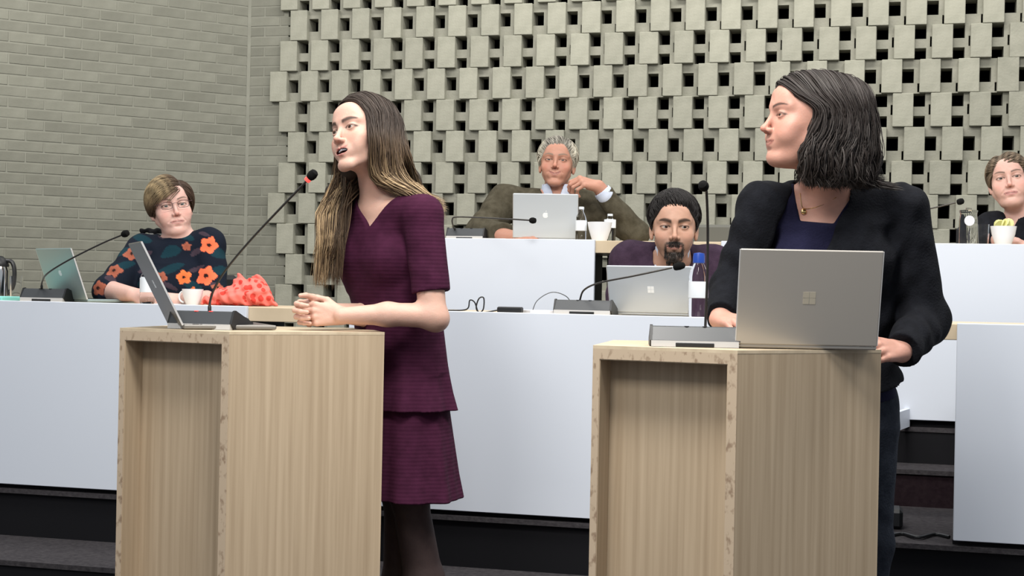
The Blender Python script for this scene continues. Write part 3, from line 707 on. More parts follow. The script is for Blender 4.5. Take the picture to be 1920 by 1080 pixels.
# ---- head
def rotx(a): c, s = math.cos(a), math.sin(a); return np.array([[1, 0, 0], [0, c, -s], [0, s, c]])
def roty(a): c, s = math.cos(a), math.sin(a); return np.array([[c, 0, s], [0, 1, 0], [-s, 0, c]])
def rotz(a): c, s = math.cos(a), math.sin(a); return np.array([[c, -s, 0], [s, c, 0], [0, 0, 1]])
class HFrame(Frame):
    def __init__(s, fr, sc): super().__init__(fr.o, fr.R*sc); s.sc = sc; s.Q = fr.R
    def loc(s, pts): return ((np.asarray(pts)-s.o) @ s.Q)/s.sc
def add_head(F_, H, jaw=1.0, chin=1.0, nose=1.0, mouth=0.0, smile=0.0, fat=0.0, lip=1.0, brow=1.0, eye_open=1.0, ears=True, folds=0.0):
    """H: HFrame, origin between the eyes inside the skull"""
    sc = H.sc; U = Frame(H.o, H.Q)
    def E(c, r, k=0.0, mode='u', R=None): F_.ell(np.array(c)*sc, np.array(r)*sc, U, k*sc, mode, R)
    def C(a, b, ra, rb, k=0.0, mode='u'): F_.cone(np.array(a)*sc, np.array(b)*sc, ra*sc, rb*sc, U, k*sc, mode)
    E((0, -.018, .032), (.0745, .094, .084))
    E((0, .010, .010), (.069, .074, .075), .02)
    E((0, .024, -.035), (.0565*jaw+fat*.5, .062, .074), .022)
    C((-.050*jaw-fat*.4, -.002, -.050), (-.017, .066, -.097*chin), .014+fat*.5, .0135, .022)
    C((.050*jaw+fat*.4, -.002, -.050), (.017, .066, -.097*chin), .014+fat*.5, .0135, .022)
    E((0, .074, -.098*chin), (.019, .015, .0145), .018)
    if fat > 0: E((0, .035, -.100), (.040, .034, .014+fat), .03)
    for sx in (-1, 1):
        E((sx*.043, .052, -.026), (.021, .020, .017), .022)            # cheekbone
        E((sx*.034, .060, -.050), (.020+fat, .018+fat, .024), .022)    # cheek
        C((sx*.012, .083, .019), (sx*.048, .062, .021), .0075*brow, .0065*brow, .016)
    E((0, .068, .045), (.045, .020, .032), .025)                       # forehead
    for sx in (-1, 1):
        E((sx*.031, .093, -.001), (.0185, .013, .0115), .012, 's')     # socket
        E((sx*.031, .0705, 0), (.0152, .0150, .0140), .004)            # lid over eyeball
        E((sx*.0315, .0885, -.0015), (.0134, .0115, .0040*eye_open), .0015, 's', R=roty(sx*-.06))
    # nose
    nl = nose
    C((0, .083, .010), (0, .101*(.5+.5*nl), -.030), .0062, .0072, .010)
    E((0, .1045*(.55+.45*nl), -.0345), (.0088, .0095, .0085), .006)
    for sx in (-1, 1):
        E((sx*.0118, .094, -.0385), (.0070, .0095, .0068), .005)
        E((sx*.0062, .1010, -.0455), (.0032, .0048, .0028), .0015, 's')
    # mouth
    E((0, .0765, -.066), (.030, .0160, .022), .014)
    mo = mouth
    zu, zl = -.0605+mo*.25, -.0735-mo*.8
    for sx in (-1, 1):
        C((sx*.005, .0918, zu), (sx*.0250, .0800, zu-.004+smile*.8), .0032*lip, .0012, .003)
        C((sx*.004, .0898, zl+.0005), (sx*.0235, .0795, zl+.005+smile*.8), .0038*lip, .0014, .004)
    if mo > 0:
        E((0, .084, (zu+zl)/2+.001), (.0225, .016, (zu-zl)/2-.0020), .002, 's')
    else:
        for sx in (-1, 1):
            C((0, .0965, -.0668), (sx*.0265, .0835, -.0665+smile), .0015, .0012, .0015, 's')
    if folds:
        for sx in (-1, 1):
            C((sx*.0165, .0935, -.040), (sx*.033, .0815, -.066+smile*.6), folds, folds*.7, .006, 's'); E((sx*.041, .066, -.036), (.016, .012, .011), .014)
    C((0, .094, -.052), (0, .092, -.057), .002, .002, .003, 's')
    E((0, .0895, -.0845-mo*.6), (.013, .004, .0035), .006, 's')
    if ears:
        for sx in (-1, 1):
            Rr = rotz(sx*0.35) @ rotx(-0.15)
            E((sx*.0755, -.010, -.008), (.0062, .0175, .031), .006, 'u', R=Rr)
            E((sx*.0745, -.009, -.033), (.006, .009, .011), .005)
            E((sx*.0835, -.004, -.008), (.0042, .0095, .019), .003, 's', R=Rr)
def smoothstep(a, b, x): t = np.clip((x-a)/(b-a), 0, 1); return t*t*(3-2*t)
def paint_skin(v, H, skin, lipc, browc, mouth=0.0, blush=0.25, beard=None, lash=(0.05, 0.03, 0.02), brow_w=1.0, smile=0.0, brow_h=0.0, lipw=1.0):
    L = H.loc(v); x, y, z = L[:, 0], L[:, 1], L[:, 2]; ax = np.abs(x)
    col = np.tile(np.array(skin, float), (len(v), 1))
    def mix(w_, c):
        nonlocal col
        w_ = np.clip(w_, 0, 1)[:, None]; col = col*(1-w_)+np.array(c, float)*w_
    inh = (np.abs(z) < .16) & (ax < .1) & (np.abs(y) < .14)
    n = 0.5+0.5*np.sin(v[:, 0]*190+3*np.sin(v[:, 2]*150))*np.sin(v[:, 1]*170+v[:, 2]*60)
    col *= (1+0.05*(n-0.5))[:, None]
    red = np.array(skin)*np.array([1.0, 0.68, 0.66])
    g = np.exp(-(((ax-.042)/.018)**2+((z+.032)/.017)**2))*(y > .02); mix(g*blush*inh, red)
    g = np.exp(-((x/.012)**2+((z+.037)/.012)**2))*(y > .085); mix(g*blush*1.1*inh, red)
    if beard is not None:
        bz = beard
        g = smoothstep(-.030, -.048, z)*(y > -.02)*smoothstep(.075, .060, ax*0+ax)*(1-np.exp(-((x/.030)**2+((z+.046)/.008)**2))*0)
        stub = g*smoothstep(-.02, .03, y)*inh*(z > -.135)
        mix(stub*0.38, bz)
        goat = np.exp(-((x/.026)**4))*smoothstep(-.079, -.088, z)*smoothstep(-.140, -.128, z)*(y > .045)
        mou = np.exp(-(((z+.0540+ax*.12)/.0055)**4))*smoothstep(.033, .025, ax)*smoothstep(.062, .072, y)
        sides = np.exp(-(((ax-.0285)/.0050)**2))*smoothstep(-.050, -.062, z)*smoothstep(-.125, -.095, z)*smoothstep(.05, .06, y)
        soul = np.exp(-((x/.006)**2+((z+.083)/.007)**2))*(y > .07)
        mix(np.maximum.reduce([goat*.95, mou*.9, sides*.85, soul*.9])*inh, bz)
    mo = mouth; zu, zl = -.0605+mo*.25, -.0735-mo*.8
    zz = z-smile*(ax/.024)**2
    g = np.exp(-((zz-zu+.001+ax*.12)/(.0036*lipw))**4)*(y > .074)
    g2 = np.exp(-((zz-zl-ax*.18)/(.0044*lipw))**4)*(y > .074)
    mix(np.maximum(g, g2)*smoothstep(.028, .020, ax)*0.8*inh, lipc)
    if mo > 0:
        g = (((x/.0225)**2+((z-(zu+zl)/2-.001)/((zu-zl)/2-.0014))**2) < 1.0)*(y < .0865)*(y > .055); mix(g*1.0, (0.06, 0.012, 0.012))
    else:
        g = np.exp(-((z+.0668-smile*(ax/.0265)**1.3)/.0016)**2)*(ax < .0275)*(y > .07); mix(g*0.85*inh, (0.13, 0.04, 0.035))
    # brows: arc
    bz_ = .0185+brow_h+.0065*np.sin(np.clip((ax-.012)/.040, 0, 1)*math.pi*0.75)
    wd = (.0036-.0020*smoothstep(.030, .054, ax))*brow_w
    g = np.exp(-((z-bz_)/wd)**4)*smoothstep(.009, .014, ax)*smoothstep(.056, .048, ax)*(y > .045)
    mix(g*0.9*inh, browc)
    # lash line and socket tone
    ex = np.sqrt(((ax-.0315)/.0150)**2+((z+.0012)/.0062)**2)
    g = np.exp(-((ex-1.0)/.24)**2)*(y > .060)*(z > -.002); mix(g*0.95*inh, lash)
    g = np.exp(-((ex-1.0)/.12)**2)*(y > .066)*(z <= -.002); mix(g*0.45*inh, lash)
    return np.clip(col, 0, 1)
def add_eyes(H, parent, gaze=(0, 0), iris=(0.10, 0.05, 0.03)):
    for sx in (-1, 1):
        n, m_ = 28, 20; vs = []; r = .0131
        for i in range(m_+1):
            th = math.pi*i/m_
            for k in range(n):
                a = 2*math.pi*k/n; vs.append((math.sin(th)*math.cos(a), math.cos(th), math.sin(th)*math.sin(a)))
        vs = np.array(vs); th = np.arccos(np.clip(vs[:, 1], -1, 1))
        gx, gz = math.radians(gaze[0]), math.radians(gaze[1]); Rg = rotx(gz) @ rotz(-gx)
        cols = np.tile((0.36, 0.34, 0.32), (len(vs), 1)).astype(float)
        cols[th < .60] = np.array(iris)*0.4; cols[th < .50] = iris; cols[th < .26] = (0.004, 0.004, 0.004)
        v = vs @ Rg.T*r+np.array([sx*.031, .0705, 0])
        W = H.o+(v*H.sc) @ H.Q.T
        q = np.array([(i*n+k, i*n+(k+1) % n, (i+1)*n+(k+1) % n, (i+1)*n+k) for i in range(m_) for k in range(n)])
        np_mesh('eye', W, q[:, ::-1], MATS['eye'], parent, cols)
# ---- hand
def add_hand(F_, wrist, fwd, nrm, side, curl=(.5, .5, .5, .5), thumb=(.3, .5, .2), sc=1.0, k=.006, spread=0.06, wr=.024):
    """nrm = back of the hand; side=+1/-1 picks where the thumb is; returns finger tip points"""
    w0 = np.array(wrist, float); f = vnorm(fwd); n = np.array(nrm, float); n = vnorm(n-f*(n @ f)); l = np.cross(f, n)*side
    kn = []; lat = (.030, .0105, -.010, -.029); ln = (.086, .090, .086, .078)
    for i in range(4):
        p = w0+(f*ln[i]+l*lat[i]+n*(.004-.002*abs(i-1.5)))*sc; kn.append(p)
        F_.cone(w0+l*lat[i]*.45*sc, p, .0155*sc, .0105*sc, None, .012*sc)
    F_.cone(w0+l*.012*sc+f*.02*sc-n*.004*sc, w0+f*.06*sc+l*.022*sc-n*.006*sc, .015*sc, .013*sc, None, .012*sc)
    F_.cone(w0-l*.012*sc+f*.02*sc-n*.004*sc, w0+f*.055*sc-l*.018*sc-n*.006*sc, .014*sc, .012*sc, None, .012*sc)
    seg = ((.044, .026, .021), (.049, .029, .022), (.045, .027, .022), (.036, .021, .019)); tips = []
    for i in range(4):
        a = 0.0; p = kn[i]; rr = (.0092, .0086, .0080, .0070) if i < 3 else (.0082, .0075, .0070, .0062)
        d0 = vnorm(f+l*lat[i]*spread*30)
        for j in range(3):
            a += curl[i]*(1.15, 1.25, 0.75)[j]
            d = d0*math.cos(a)-n*math.sin(a); q = p+d*seg[i][j]*sc
            F_.cone(p, q, rr[j]*sc, rr[j+1]*sc, None, (.006 if j == 0 else .0025)*sc); 
            if j < 2: F_.ell(q+n*0.0, np.array([1, 1, 1])*(rr[j+1]*1.07)*sc, None, .002*sc)
            p = q
        tips.append(p)
    p = w0+(f*.020+l*.022-n*.006)*sc
    d = vnorm(f*.75+l*.62-n*(.2+thumb[0])); q = p+d*.044*sc; F_.cone(p, q, .0150*sc, .0110*sc, None, .012*sc); p = q
    d = vnorm(f*.9+l*(.35-thumb[1])-n*(.2+thumb[0])); q = p+d*.033*sc; F_.cone(p, q, .0105*sc, .0090*sc, None, .004*sc); p = q
    d = vnorm(f*.9+l*(.2-thumb[1]*1.4)-n*(.2+thumb[2])); q = p+d*.026*sc; F_.cone(p, q, .0092*sc, .0072*sc, None, .003*sc)
    tips.append(q); return tips, kn
# ---- hair locks
def interp_paths(ctrl, n):
    """ctrl (L, m, 3) -> Catmull-Rom (L, n, 3)"""
    c = np.concatenate([2*ctrl[:, :1]-ctrl[:, 1:2], ctrl, 2*ctrl[:, -1:]-ctrl[:, -2:-1]], 1); m = ctrl.shape[1]-1
    u = np.linspace(0, m, n); k = np.minimum(u.astype(int), m-1); t = (u-k)[None, :, None]
    a, b, cc, d = c[:, k], c[:, k+1], c[:, k+2], c[:, k+3]
    return 0.5*((2*b)+(-a+cc)*t+(2*a-5*b+4*cc-d)*t*t+(-a+3*b-3*cc+d)*t**3)
def locks_mesh(name, paths, width, center, parent, colr, flat=0.4, k=5):
    """paths (L,n,3) world; width (n,) or (L,n); center (3,) outward reference; colr (L,n,3)"""
    Ln, n, _ = paths.shape
    t = np.gradient(paths, axis=1); t /= np.maximum(np.linalg.norm(t, axis=2, keepdims=True), 1e-9)
    o = paths-center; o[..., 2] *= 0.3; o = o-t*(o*t).sum(2, keepdims=True); o /= np.maximum(np.linalg.norm(o, axis=2, keepdims=True), 1e-9)
    b = np.cross(t, o); w_ = np.broadcast_to(width, (Ln, n))
    th = 2*np.pi*np.arange(k)/k
    V = paths[:, :, None, :]+b[:, :, None, :]*(w_[:, :, None, None]*np.cos(th)[None, None, :, None])+o[:, :, None, :]*(w_[:, :, None, None]*flat*np.sin(th)[None, None, :, None])
    idx = np.arange(Ln*n*k).reshape(Ln, n, k); nx = np.roll(idx, -1, 2)
    q = np.stack([idx[:, :-1], nx[:, :-1], nx[:, 1:], idx[:, 1:]], -1).reshape(-1, 4)
    C = np.repeat(colr[:, :, None, :], k, 2).reshape(-1, 3)
    return V.reshape(-1, 3), q, C
def join_parts(parts):
    vs, qs, cs, n = [], [], [], 0
    for v, q, c in parts: vs.append(v); qs.append(q+n); cs.append(c); n += len(v)
    return np.concatenate(vs), np.concatenate(qs), np.concatenate(cs)
def strands(guides, per, rad, n, wid, clump=0.0):
    """guides (G,m,3) control points -> per strands around each; rad = (root spread, tip spread)"""
    G = guides.shape[0]; pa = interp_paths(guides, n)
    u = np.linspace(0, 1, n)[None, :, None]
    if clump:
        p1 = rng.uniform(0, 6.28, (G, 1, 1)); fr_ = rng.uniform(10, 15, (G, 1, 1)); pa = pa+clump*np.clip((u-.3)/.5, 0, 1)*np.concatenate([np.sin(u*fr_+p1), np.cos(u*fr_+p1*1.3), 0*u+0*p1], 2)
    o = rng.normal(0, 1, (G*per, 1, 3)); pa = np.repeat(pa, per, 0); sp = rad[0]+(rad[1]-rad[0])*u
    pa = pa+o*sp; ph = rng.uniform(0, 6.28, (G*per, 1, 1))
    pa = pa+np.concatenate([np.sin(u*17+ph), np.cos(u*13+ph), 0*u+0*ph], 2)*rad[2]*np.clip((u-.3)/.6, 0, 1)
    uu = u[..., 0]; w_ = wid*np.clip(np.sin(np.clip(uu*.93+.07, 0, 1)*math.pi), 0, 1)**.3*rng.uniform(.55, 1.25, (G*per, 1))
    return pa, w_
def streak_col(base, ln, n, var=0.25, grad=None):
    """base colour (3,), per lock variation, optional gradient list of colours along the lock"""
    k = rng.uniform(1-var, 1+var, (ln, 1, 1))
    if grad is None: c = np.broadcast_to(np.array(base, float), (ln, n, 3))
    else:
        g = np.array(grad, float); u = np.linspace(0, len(g)-1, n); i = np.minimum(u.astype(int), len(g)-2); t = (u-i)[:, None]
        c = (g[i]*(1-t)+g[i+1]*t)[None]; c = np.broadcast_to(c, (ln, n, 3))
    return np.clip(c*k, 0, 1)
def chair(loc, az, label):
    t = empty('office_chair', loc=loc, rz=math.radians(az), label=label, cat='chair')
    m = MB(); m.box((-0.23, -0.22, 0.42), (0.23, 0.22, 0.48), bev=0.02); m.build('seat', MATS['chair_black'], t)
    m = MB(); m.box((-0.21, 0.22, 0.52), (0.21, 0.26, 0.86), bev=0.02); m.build('backrest', MATS['chair_black'], t)
    m = MB(); m.tube([(0, 0.2, 0.44), (0, 0.27, 0.46), (0, 0.275, 0.6)], 0.018, 8); m.build('back_support', MATS['black_plastic'], t)
    m = MB(); m.lathe([(0.03, 0.06), (0.03, 0.42)], 14); m.build('column', MATS['chrome'], t)
    for k in range(5):
        a = 2*math.pi*k/5; m = MB(); m.tube([(0, 0, 0.075), (0.24*math.cos(a), 0.24*math.sin(a), 0.05)], [0.022, 0.014], 8)
        m.lathe([(0.0001, -0.026), (0.024, -0.02), (0.026, 0), (0.024, 0.02), (0.0001, 0.026)], 12, Matrix.Translation((0.24*math.cos(a), 0.24*math.sin(a), 0.027)) @ Matrix.Rotation(a, 4, 'Z') @ Matrix.Rotation(math.pi/2, 4, 'X'))
        m.build('leg', MATS['black_plastic'], t)
    return t
# ------------------------------------------------------------------ people
def headf(px, py, D, az, pitch, roll, sc):
    fr = face_frame((0, 0, 0), az, pitch, roll); o = np.array(P(px, py, D))-fr.d((0, .083*sc, 0)); fr.o = o
    return HFrame(fr, sc)
def A3(v): return np.array(v, float)
def PP(px, py, D): return np.array(P(px, py, D))
def torso_frame(pel, nb, az):
    z = vnorm(nb-pel); f = np.array([math.sin(math.radians(az)), -math.cos(math.radians(az)), 0]); f = vnorm(f-z*(f @ z)); return Frame(pel, np.stack([np.cross(f, z), f, z], 1)), np.linalg.norm(nb-pel)
TZ = np.array([0, .22, .45, .68, .84, .93, 1.0])
def add_torso(F_, T, h, w, d, off=0.0, k=0.02, waist=0.84, bust=0.0, z0=0.0, fold=0.0, zmax=1.0, belly=0.0):
    rx = np.array([1.02, waist, .92, 1.0, .86, .60, .36])*w+off; ry = np.array([1.0, .86, .92, 1.0, .82, .62, .48])*d+off
    cy = np.array([0, .0, .0, .005, -.005, -.015, -.02])+np.array([0.3, 1, .8, 0, 0, 0, 0])*belly
    zs = TZ*h; zs = zs.copy(); zs[0] = z0
    F_.loft(T, zs, np.zeros(7), cy, rx, ry, n=2.3, k=k, fold=fold)
    if bust:
        for sx in (-1, 1): F_.ell((sx*w*.48, d*.62, .66*h), (.062+off, .052*bust+off, .060+off), T, .03)
def add_neck(F_, H, nb, r0=.050, r1=.060, k=.025):
    F_.cone(H.p((0, -.028, -.045)), nb, r0, r1, None, k)
    F_.cone(H.p((0, .000, -.085)), nb+(H.d((0, .01, 0))), r0*.55, r0*.6, None, k)
def expand(*pts, m=0.12):
    a = np.array(pts); return a.min(0)-m, a.max(0)+m

# ============ woman in the burgundy dress
t = empty('person', loc=(0, 0, 0), label='woman with long dark-to-blond hair in a burgundy dress, hands clasped on the left lectern', cat='person')
hip0 = PP(748, 720, 4.40); t.location = (hip0[0], hip0[1], 0); w1 = t
H = headf(641, 242, 4.24, -41, 8, -13, 1.05)
nb = PP(711, 372, 4.37); pel = PP(750, 700, 4.42)
T, hh = torso_frame(pel, nb, -45)
shL, shR = PP(793, 402, 4.24), PP(648, 402, 4.48)
elL, wrL = PP(812, 592, 4.20), PP(640, 592, 4.155)
elR, wrR = PP(700, 592, 4.40), PP(612, 585, 4.235)
lo, hi = expand(H.p((0, 0, .13)), shL, shR, elL, wrL, PP(555, 590, 4.15), PP(700, 600, 4.45), m=.10)
F_ = Field(lo, hi, .0021)
add_head(F_, H, jaw=.97, chin=1.06, nose=1.0, eye_open=1.05, mouth=.0065, smile=.007, lip=1.0)
add_torso(F_, T, hh, .145, .093, z0=.13, bust=.8)
F_.cone(nb+A3((0, 0, -.035)), shL, .042, .045, None, .04); F_.cone(nb+A3((0, 0, -.035)), shR, .042, .045, None, .04)
add_neck(F_, H, nb+A3((0, 0, -.015)), .046, .054)
F_.chain([shL, elL], [.047, .040], None, .02); F_.chain([elL, (elL+wrL)/2+A3((0, 0, .004)), wrL], [.037, .033, .0235], None, .02)
F_.ell(elL+A3((.012, .01, -.012)), (.034, .036, .034), None, .02)
F_.chain([shR, elR], [.045, .038], None, .02); F_.chain([elR, wrR], [.038, .026], None, .02)
# clasped hands
add_hand(F_, wrL+A3((0, .012, 0)), (-1, .02, .04), (.0, -.98, .15), 1, curl=(.50, .52, .54, .56), thumb=(.0, .15, .1), sc=.90)
add_hand(F_, wrR+A3((-.010, .0, .004)), (-.80, -.62, -.05), (-.60, .78, .12), -1, curl=(.70, .72, .74, .76), thumb=(.1, .1, .1), sc=.90)
SK1 = (.63, .395, .315)
finish(F_, 'body', MATS['skin'], t, lambda v: paint_skin(v, H, SK1, (.42, .15, .14), (.035, .02, .016), mouth=.0065, smile=.007, blush=.4, brow_w=1.5, brow_h=-.002, lash=(.03, .018, .014)), 1)
add_eyes(H, t, gaze=(6, 2), iris=(.07, .035, .02))
# teeth
v_ = []; m = MB()
for i in range(8):
    a = (i-3.5)*.0041; c = H.p((a, .0850-abs(a)*.35, -.0620)); m.box((-.00208, -.0015, -.0036), (.00208, .0030, .0036), Matrix.Translation(Vector(c)-t.location) @ Matrix(H.Q.tolist()).to_4x4(), bev=.0006)
m.build('teeth', MATS['ceramic'], t)
# dress
lo, hi = expand(shL, shR, elL, pel+A3((0, 0, -.55)), m=.17); hi[2] = nb[2]+.05
F_ = Field(lo, hi, .004)
add_torso(F_, T, hh, .150, .098, off=.009, z0=.0, bust=.85, fold=.0012)
F_.cone(nb+A3((0, 0, -.035)), shL, .052, .055, None, .04); F_.cone(nb+A3((0, 0, -.035)), shR, .052, .055, None, .04)
slv = PP(808, 545, 4.215)
F_.cone(shL, slv+(slv-shL)*.02, .058, .057, None, .02, cap_b=True, amp=.0015, freq=50)
slR = shR+(elR-shR)*.70; F_.cone(shR, slR, .055, .054, None, .02, cap_b=True)
# neckline: V cut through the front
vb = PP(686, 429, 4.30); vl = PP(640, 352, 4.36); vr = PP(752, 362, 4.28)
fwd = T.d((0, 1, 0))
def polycut(F_, pts, dirv, back=.10, k=.006, mode='s'):
    """convex prism through 3-D corner points along dirv (towards the viewer side), starting `back` behind them"""
    pts = [A3(p) for p in pts]; d = vnorm(dirv); c = sum(pts)/len(pts); pl = []
    for i in range(len(pts)):
        a, b = pts[i], pts[(i+1) % len(pts)]; n = vnorm(np.cross(b-a, d))
        if (c-a) @ n > 0: n = -n
        pl.append((a, n))
    pl.append((c-d*back, -d))
    def fn(X, Y, Z):
        r = None
        for a, n in pl:
            v = (X-a[0])*n[0]+(Y-a[1])*n[1]+(Z-a[2])*n[2]; r = v if r is None else np.maximum(r, v)
        return r
    F_.op(fn, F_.lo, F_.lo+F_.n*F_.h, k, mode)
def hit(F_, px, py, d0=3.0, d1=7.5, out=.0):
    """first surface point on the line of sight"""
    for D in np.arange(d0, d1, F_.h*.7):
        p = PP(px, py, D); i = np.round((p-F_.lo)/F_.h).astype(int)
        if np.all(i >= 0) and np.all(i < F_.n) and F_.d[tuple(i)] < 0: return PP(px, py, D-out)
    return PP(px, py, (d0+d1)/2)
polycut(F_, [vb, vl, vr], fwd, .085)
F_.cone(nb+A3((0, 0, -.01)), H.p((0, -.02, -.06)), .064, .060, None, .008, 's')
UP = Frame(pel, np.stack([T.d((1, 0, 0)), vnorm(np.cross((0, 0, 1), T.d((1, 0, 0)))), (0, 0, 1)], 1))
# tiers
F_.loft(UP, [-.105, -.05, .03, .15], [0]*4, [.0]*4, [.190, .176, .160, .146], [.150, .140, .128, .112], n=2.2, k=.012, flute=.035, nf=11, fz=[1, .6, .2, 0])
F_.loft(UP, [-.375, -.30, -.16, -.06], [0]*4, [0]*4, [.205, .190, .170, .160], [.160, .150, .138, .126], n=2.2, k=.004, flute=.045, nf=10, ph=1.3, fz=[1, .8, .3, 0])
F_.half(pel+A3((0, 0, -.372)), (-.04, 0, -1))
finish(F_, 'dress', cloth_mat('burgundy_knit', (.040, .0075, .024), (.056, .011, .034), bands=28), t)
# legs in tights
lo, hi = expand(PP(750, 940, 4.4), PP(860, 1310, 4.5), m=.14); F_ = Field(lo, hi, .005)
kA, mA, aA = PP(768, 930, 4.38), PP(795, 1090, 4.42), PP(835, 1262, 4.52)
F_.chain([pel+A3((.03, 0, -.25)), kA, mA, aA], [.075, .054, .060, .036], None, .03)
kB, mB, aB = PP(752, 930, 4.46), PP(752, 1090, 4.50), PP(750, 1262, 4.52)
F_.chain([pel+A3((-.05, 0, -.25)), kB, mB, aB], [.072, .052, .056, .036], None, .03)
finish(F_, 'tights', cloth_mat('dark_tights', (.052, .036, .036), (.066, .046, .045), rough=.6, bump=.05), t)
F_ = Field(*expand(A3((aA[0], aA[1], .03)), A3((aB[0]-.1, aB[1]-.1, .03)), m=.2), .006)
for a in (aA, aB):
    f3 = A3((-.7, -.7, 0)); F_.cone(A3((a[0], a[1], .05)), A3((a[0], a[1], .03))+f3*.13, .042, .028, None, .02); F_.cone(a, A3((a[0], a[1], .045)), .040, .042, None, .02)
F_.half((0, 0, .001), (0, 0, -1)); finish(F_, 'shoes', MATS['foam_black'], t)
# hair: solid core, then locks over it
def hair_core(H, lo_pts, fn, colf, h=.0035, m=.11):
    lo, hi = expand(*lo_pts, m=m); F_ = Field(lo, hi, h); fn(F_); return F_
def scalp(H, y, alpha, sx, off=.013):
    """point on the skull shell: y = fore-aft position, alpha = angle from the crown down the side"""
    rx, ry, rz, cy, cz = .0745+off, .094+off, .084+off, -.018, .032
    k = np.sqrt(np.maximum(1-((y-cy)/ry)**2, .02)); return np.stack([sx*rx*k*np.sin(alpha), y+0*alpha, cz+rz*k*np.cos(alpha)], -1)
U = Frame(H.o, H.Q); s_ = H.sc
def core1(F_):
    F_.ell(A3((0, -.020, .033))*s_, A3((.0795, .0985, .0870))*s_, U)
    F_.ell(A3((0, -.07, -.05))*s_, A3((.055, .045, .08))*s_, U, .03)
    F_.ell(A3((0, .098, -.006))*s_, A3((.066, .085, .088))*s_, U, .004, 's')
    F_.ell(A3((.035, .10, .0))*s_, A3((.055, .07, .08))*s_, U, .004, 's')
    F_.chain([H.p((.058, -.01, .0)), H.p((.060, -.005, -.08)), PP(626, 360, 4.38), PP(620, 430, 4.36), PP(622, 500, 4.35)], [.018, .022, .020, .018, .008], None, .03)
    F_.chain([H.p((.045, -.06, -.02)), PP(662, 330, 4.44), PP(655, 390, 4.44)], [.045, .05, .03], None, .03)
    F_.chain([H.p((-.055, -.03, .0)), H.p((-.050, -.025, -.09)), PP(735, 348, 4.35), PP(790, 372, 4.35)], [.018, .018, .018, .008], None, .03)
    F_.chain([H.p((-.01, -.09, .0)), PP(765, 340, 4.46), PP(805, 440, 4.50), PP(800, 500, 4.52)], [.03, .035, .03, .01], None, .03)
F_ = hair_core(H, [H.p((0, 0, .1)), PP(610, 540, 4.3), PP(825, 400, 4.5), PP(600, 300, 4.2)], core1, None)
v, q = F_.mesh(); q = flip_check(v-v.mean(0), q); v = relax(v, q, 2)
DK, MID, BL = A3((.050, .037, .030)), A3((.15, .10, .06)), A3((.56, .41, .24))
parts = [(v, q, np.tile(DK*.7, (len(v), 1)))]
def ombre(pa, zt, zl, blv, var=.3, bmin=.25, bmax=1.15):
    k = rng.uniform(1-var, 1+var, (pa.shape[0], 1, 1)); bl = rng.uniform(bmin, bmax, (pa.shape[0], 1, 1))*np.repeat(np.array(blv), pa.shape[0]//len(blv))[:, None, None]
    u = np.clip(np.clip((zt-pa[..., 2])/zl, 0, 1)[..., None]*bl, 0, 1)
    return np.clip(np.where(u < .5, DK*(1-2*u)+MID*2*u, MID*(2-2*u)+BL*(2*u-1))*k, 0, 1)
zt = PP(0, 225, 4.3)[2]
R_ = rng.uniform
for sx, cnt in ((1, 150), (-1, 210)):
    cps = []; blv = []
    for i in range(cnt):
        x_ = 0; r = R_(0, 1); yy = -.100+.168*r; o_ = R_(.006, .014)
        yE = -.105+(.150*r if sx < 0 else .130*r)
        pts = []
        for j, al in enumerate((.02, .40, .85, 1.25, 1.62)):
            f_ = j/4; pts.append(H.p(scalp(H, yy+(yE-yy)*f_**1.4, np.array(al), sx, o_)))
        if sx > 0:
            x_ = R_(0, 1)
            pts.append(H.p((.083+R_(-.014, .010), yE+R_(-.01, .012), -.07)))
            pts += [PP(604+44*x_, 385, 4.36+R_(-.05, .05)), PP(598+44*x_, 455, 4.33+R_(-.05, .03)), PP(594+40*x_+R_(-4, 4), 520+R_(-50, 24), 4.32+R_(-.03, .03))]
        elif r > .30:
            q_ = (r-.30)/.70
            pts.append(H.p((-.080+R_(-.008, .008), yE+.004, -.055)))
            pts.append(PP(754-50*q_+R_(-6, 6), 330+R_(-5, 5), 4.30-.03*q_+R_(-.02, .02)))
            x_ = R_(0, 1)
            pts.append(PP(785-25*q_+R_(-6, 6), 362+R_(-6, 6)-6*x_, 4.275+R_(-.02, .03)))
            pts.append(PP(824+R_(-14, 10), 385+R_(-8, 22), 4.29+R_(-.02, .05)))
        else:
            pts.append(H.p((-.070+R_(-.01, .01), yE, -.06)))
            pts += [PP(768+R_(-12, 12), 335, 4.42+R_(-.03, .05)), PP(798+R_(-12, 12), 400, 4.46), PP(812+R_(-12, 12), 480+R_(-30, 20), 4.50)]
        cps.append(pts); blv.append(1.0 if sx < 0 or x_ < .55 else .45)  # inner far-side locks darker: shade inside the hair put into their colour
    pa, wd = strands(np.array(cps), 13, (.0016, .0050, .0030), 28, .0019, clump=.006)
    parts.append(locks_mesh('hair', pa, wd, H.p((0, -.01, 0)), None, ombre(pa, zt, .17, blv), flat=.5, k=4))
hv, hq, hc = join_parts(parts); np_mesh('hair', hv, hq, MATS['hair'], t, hc)
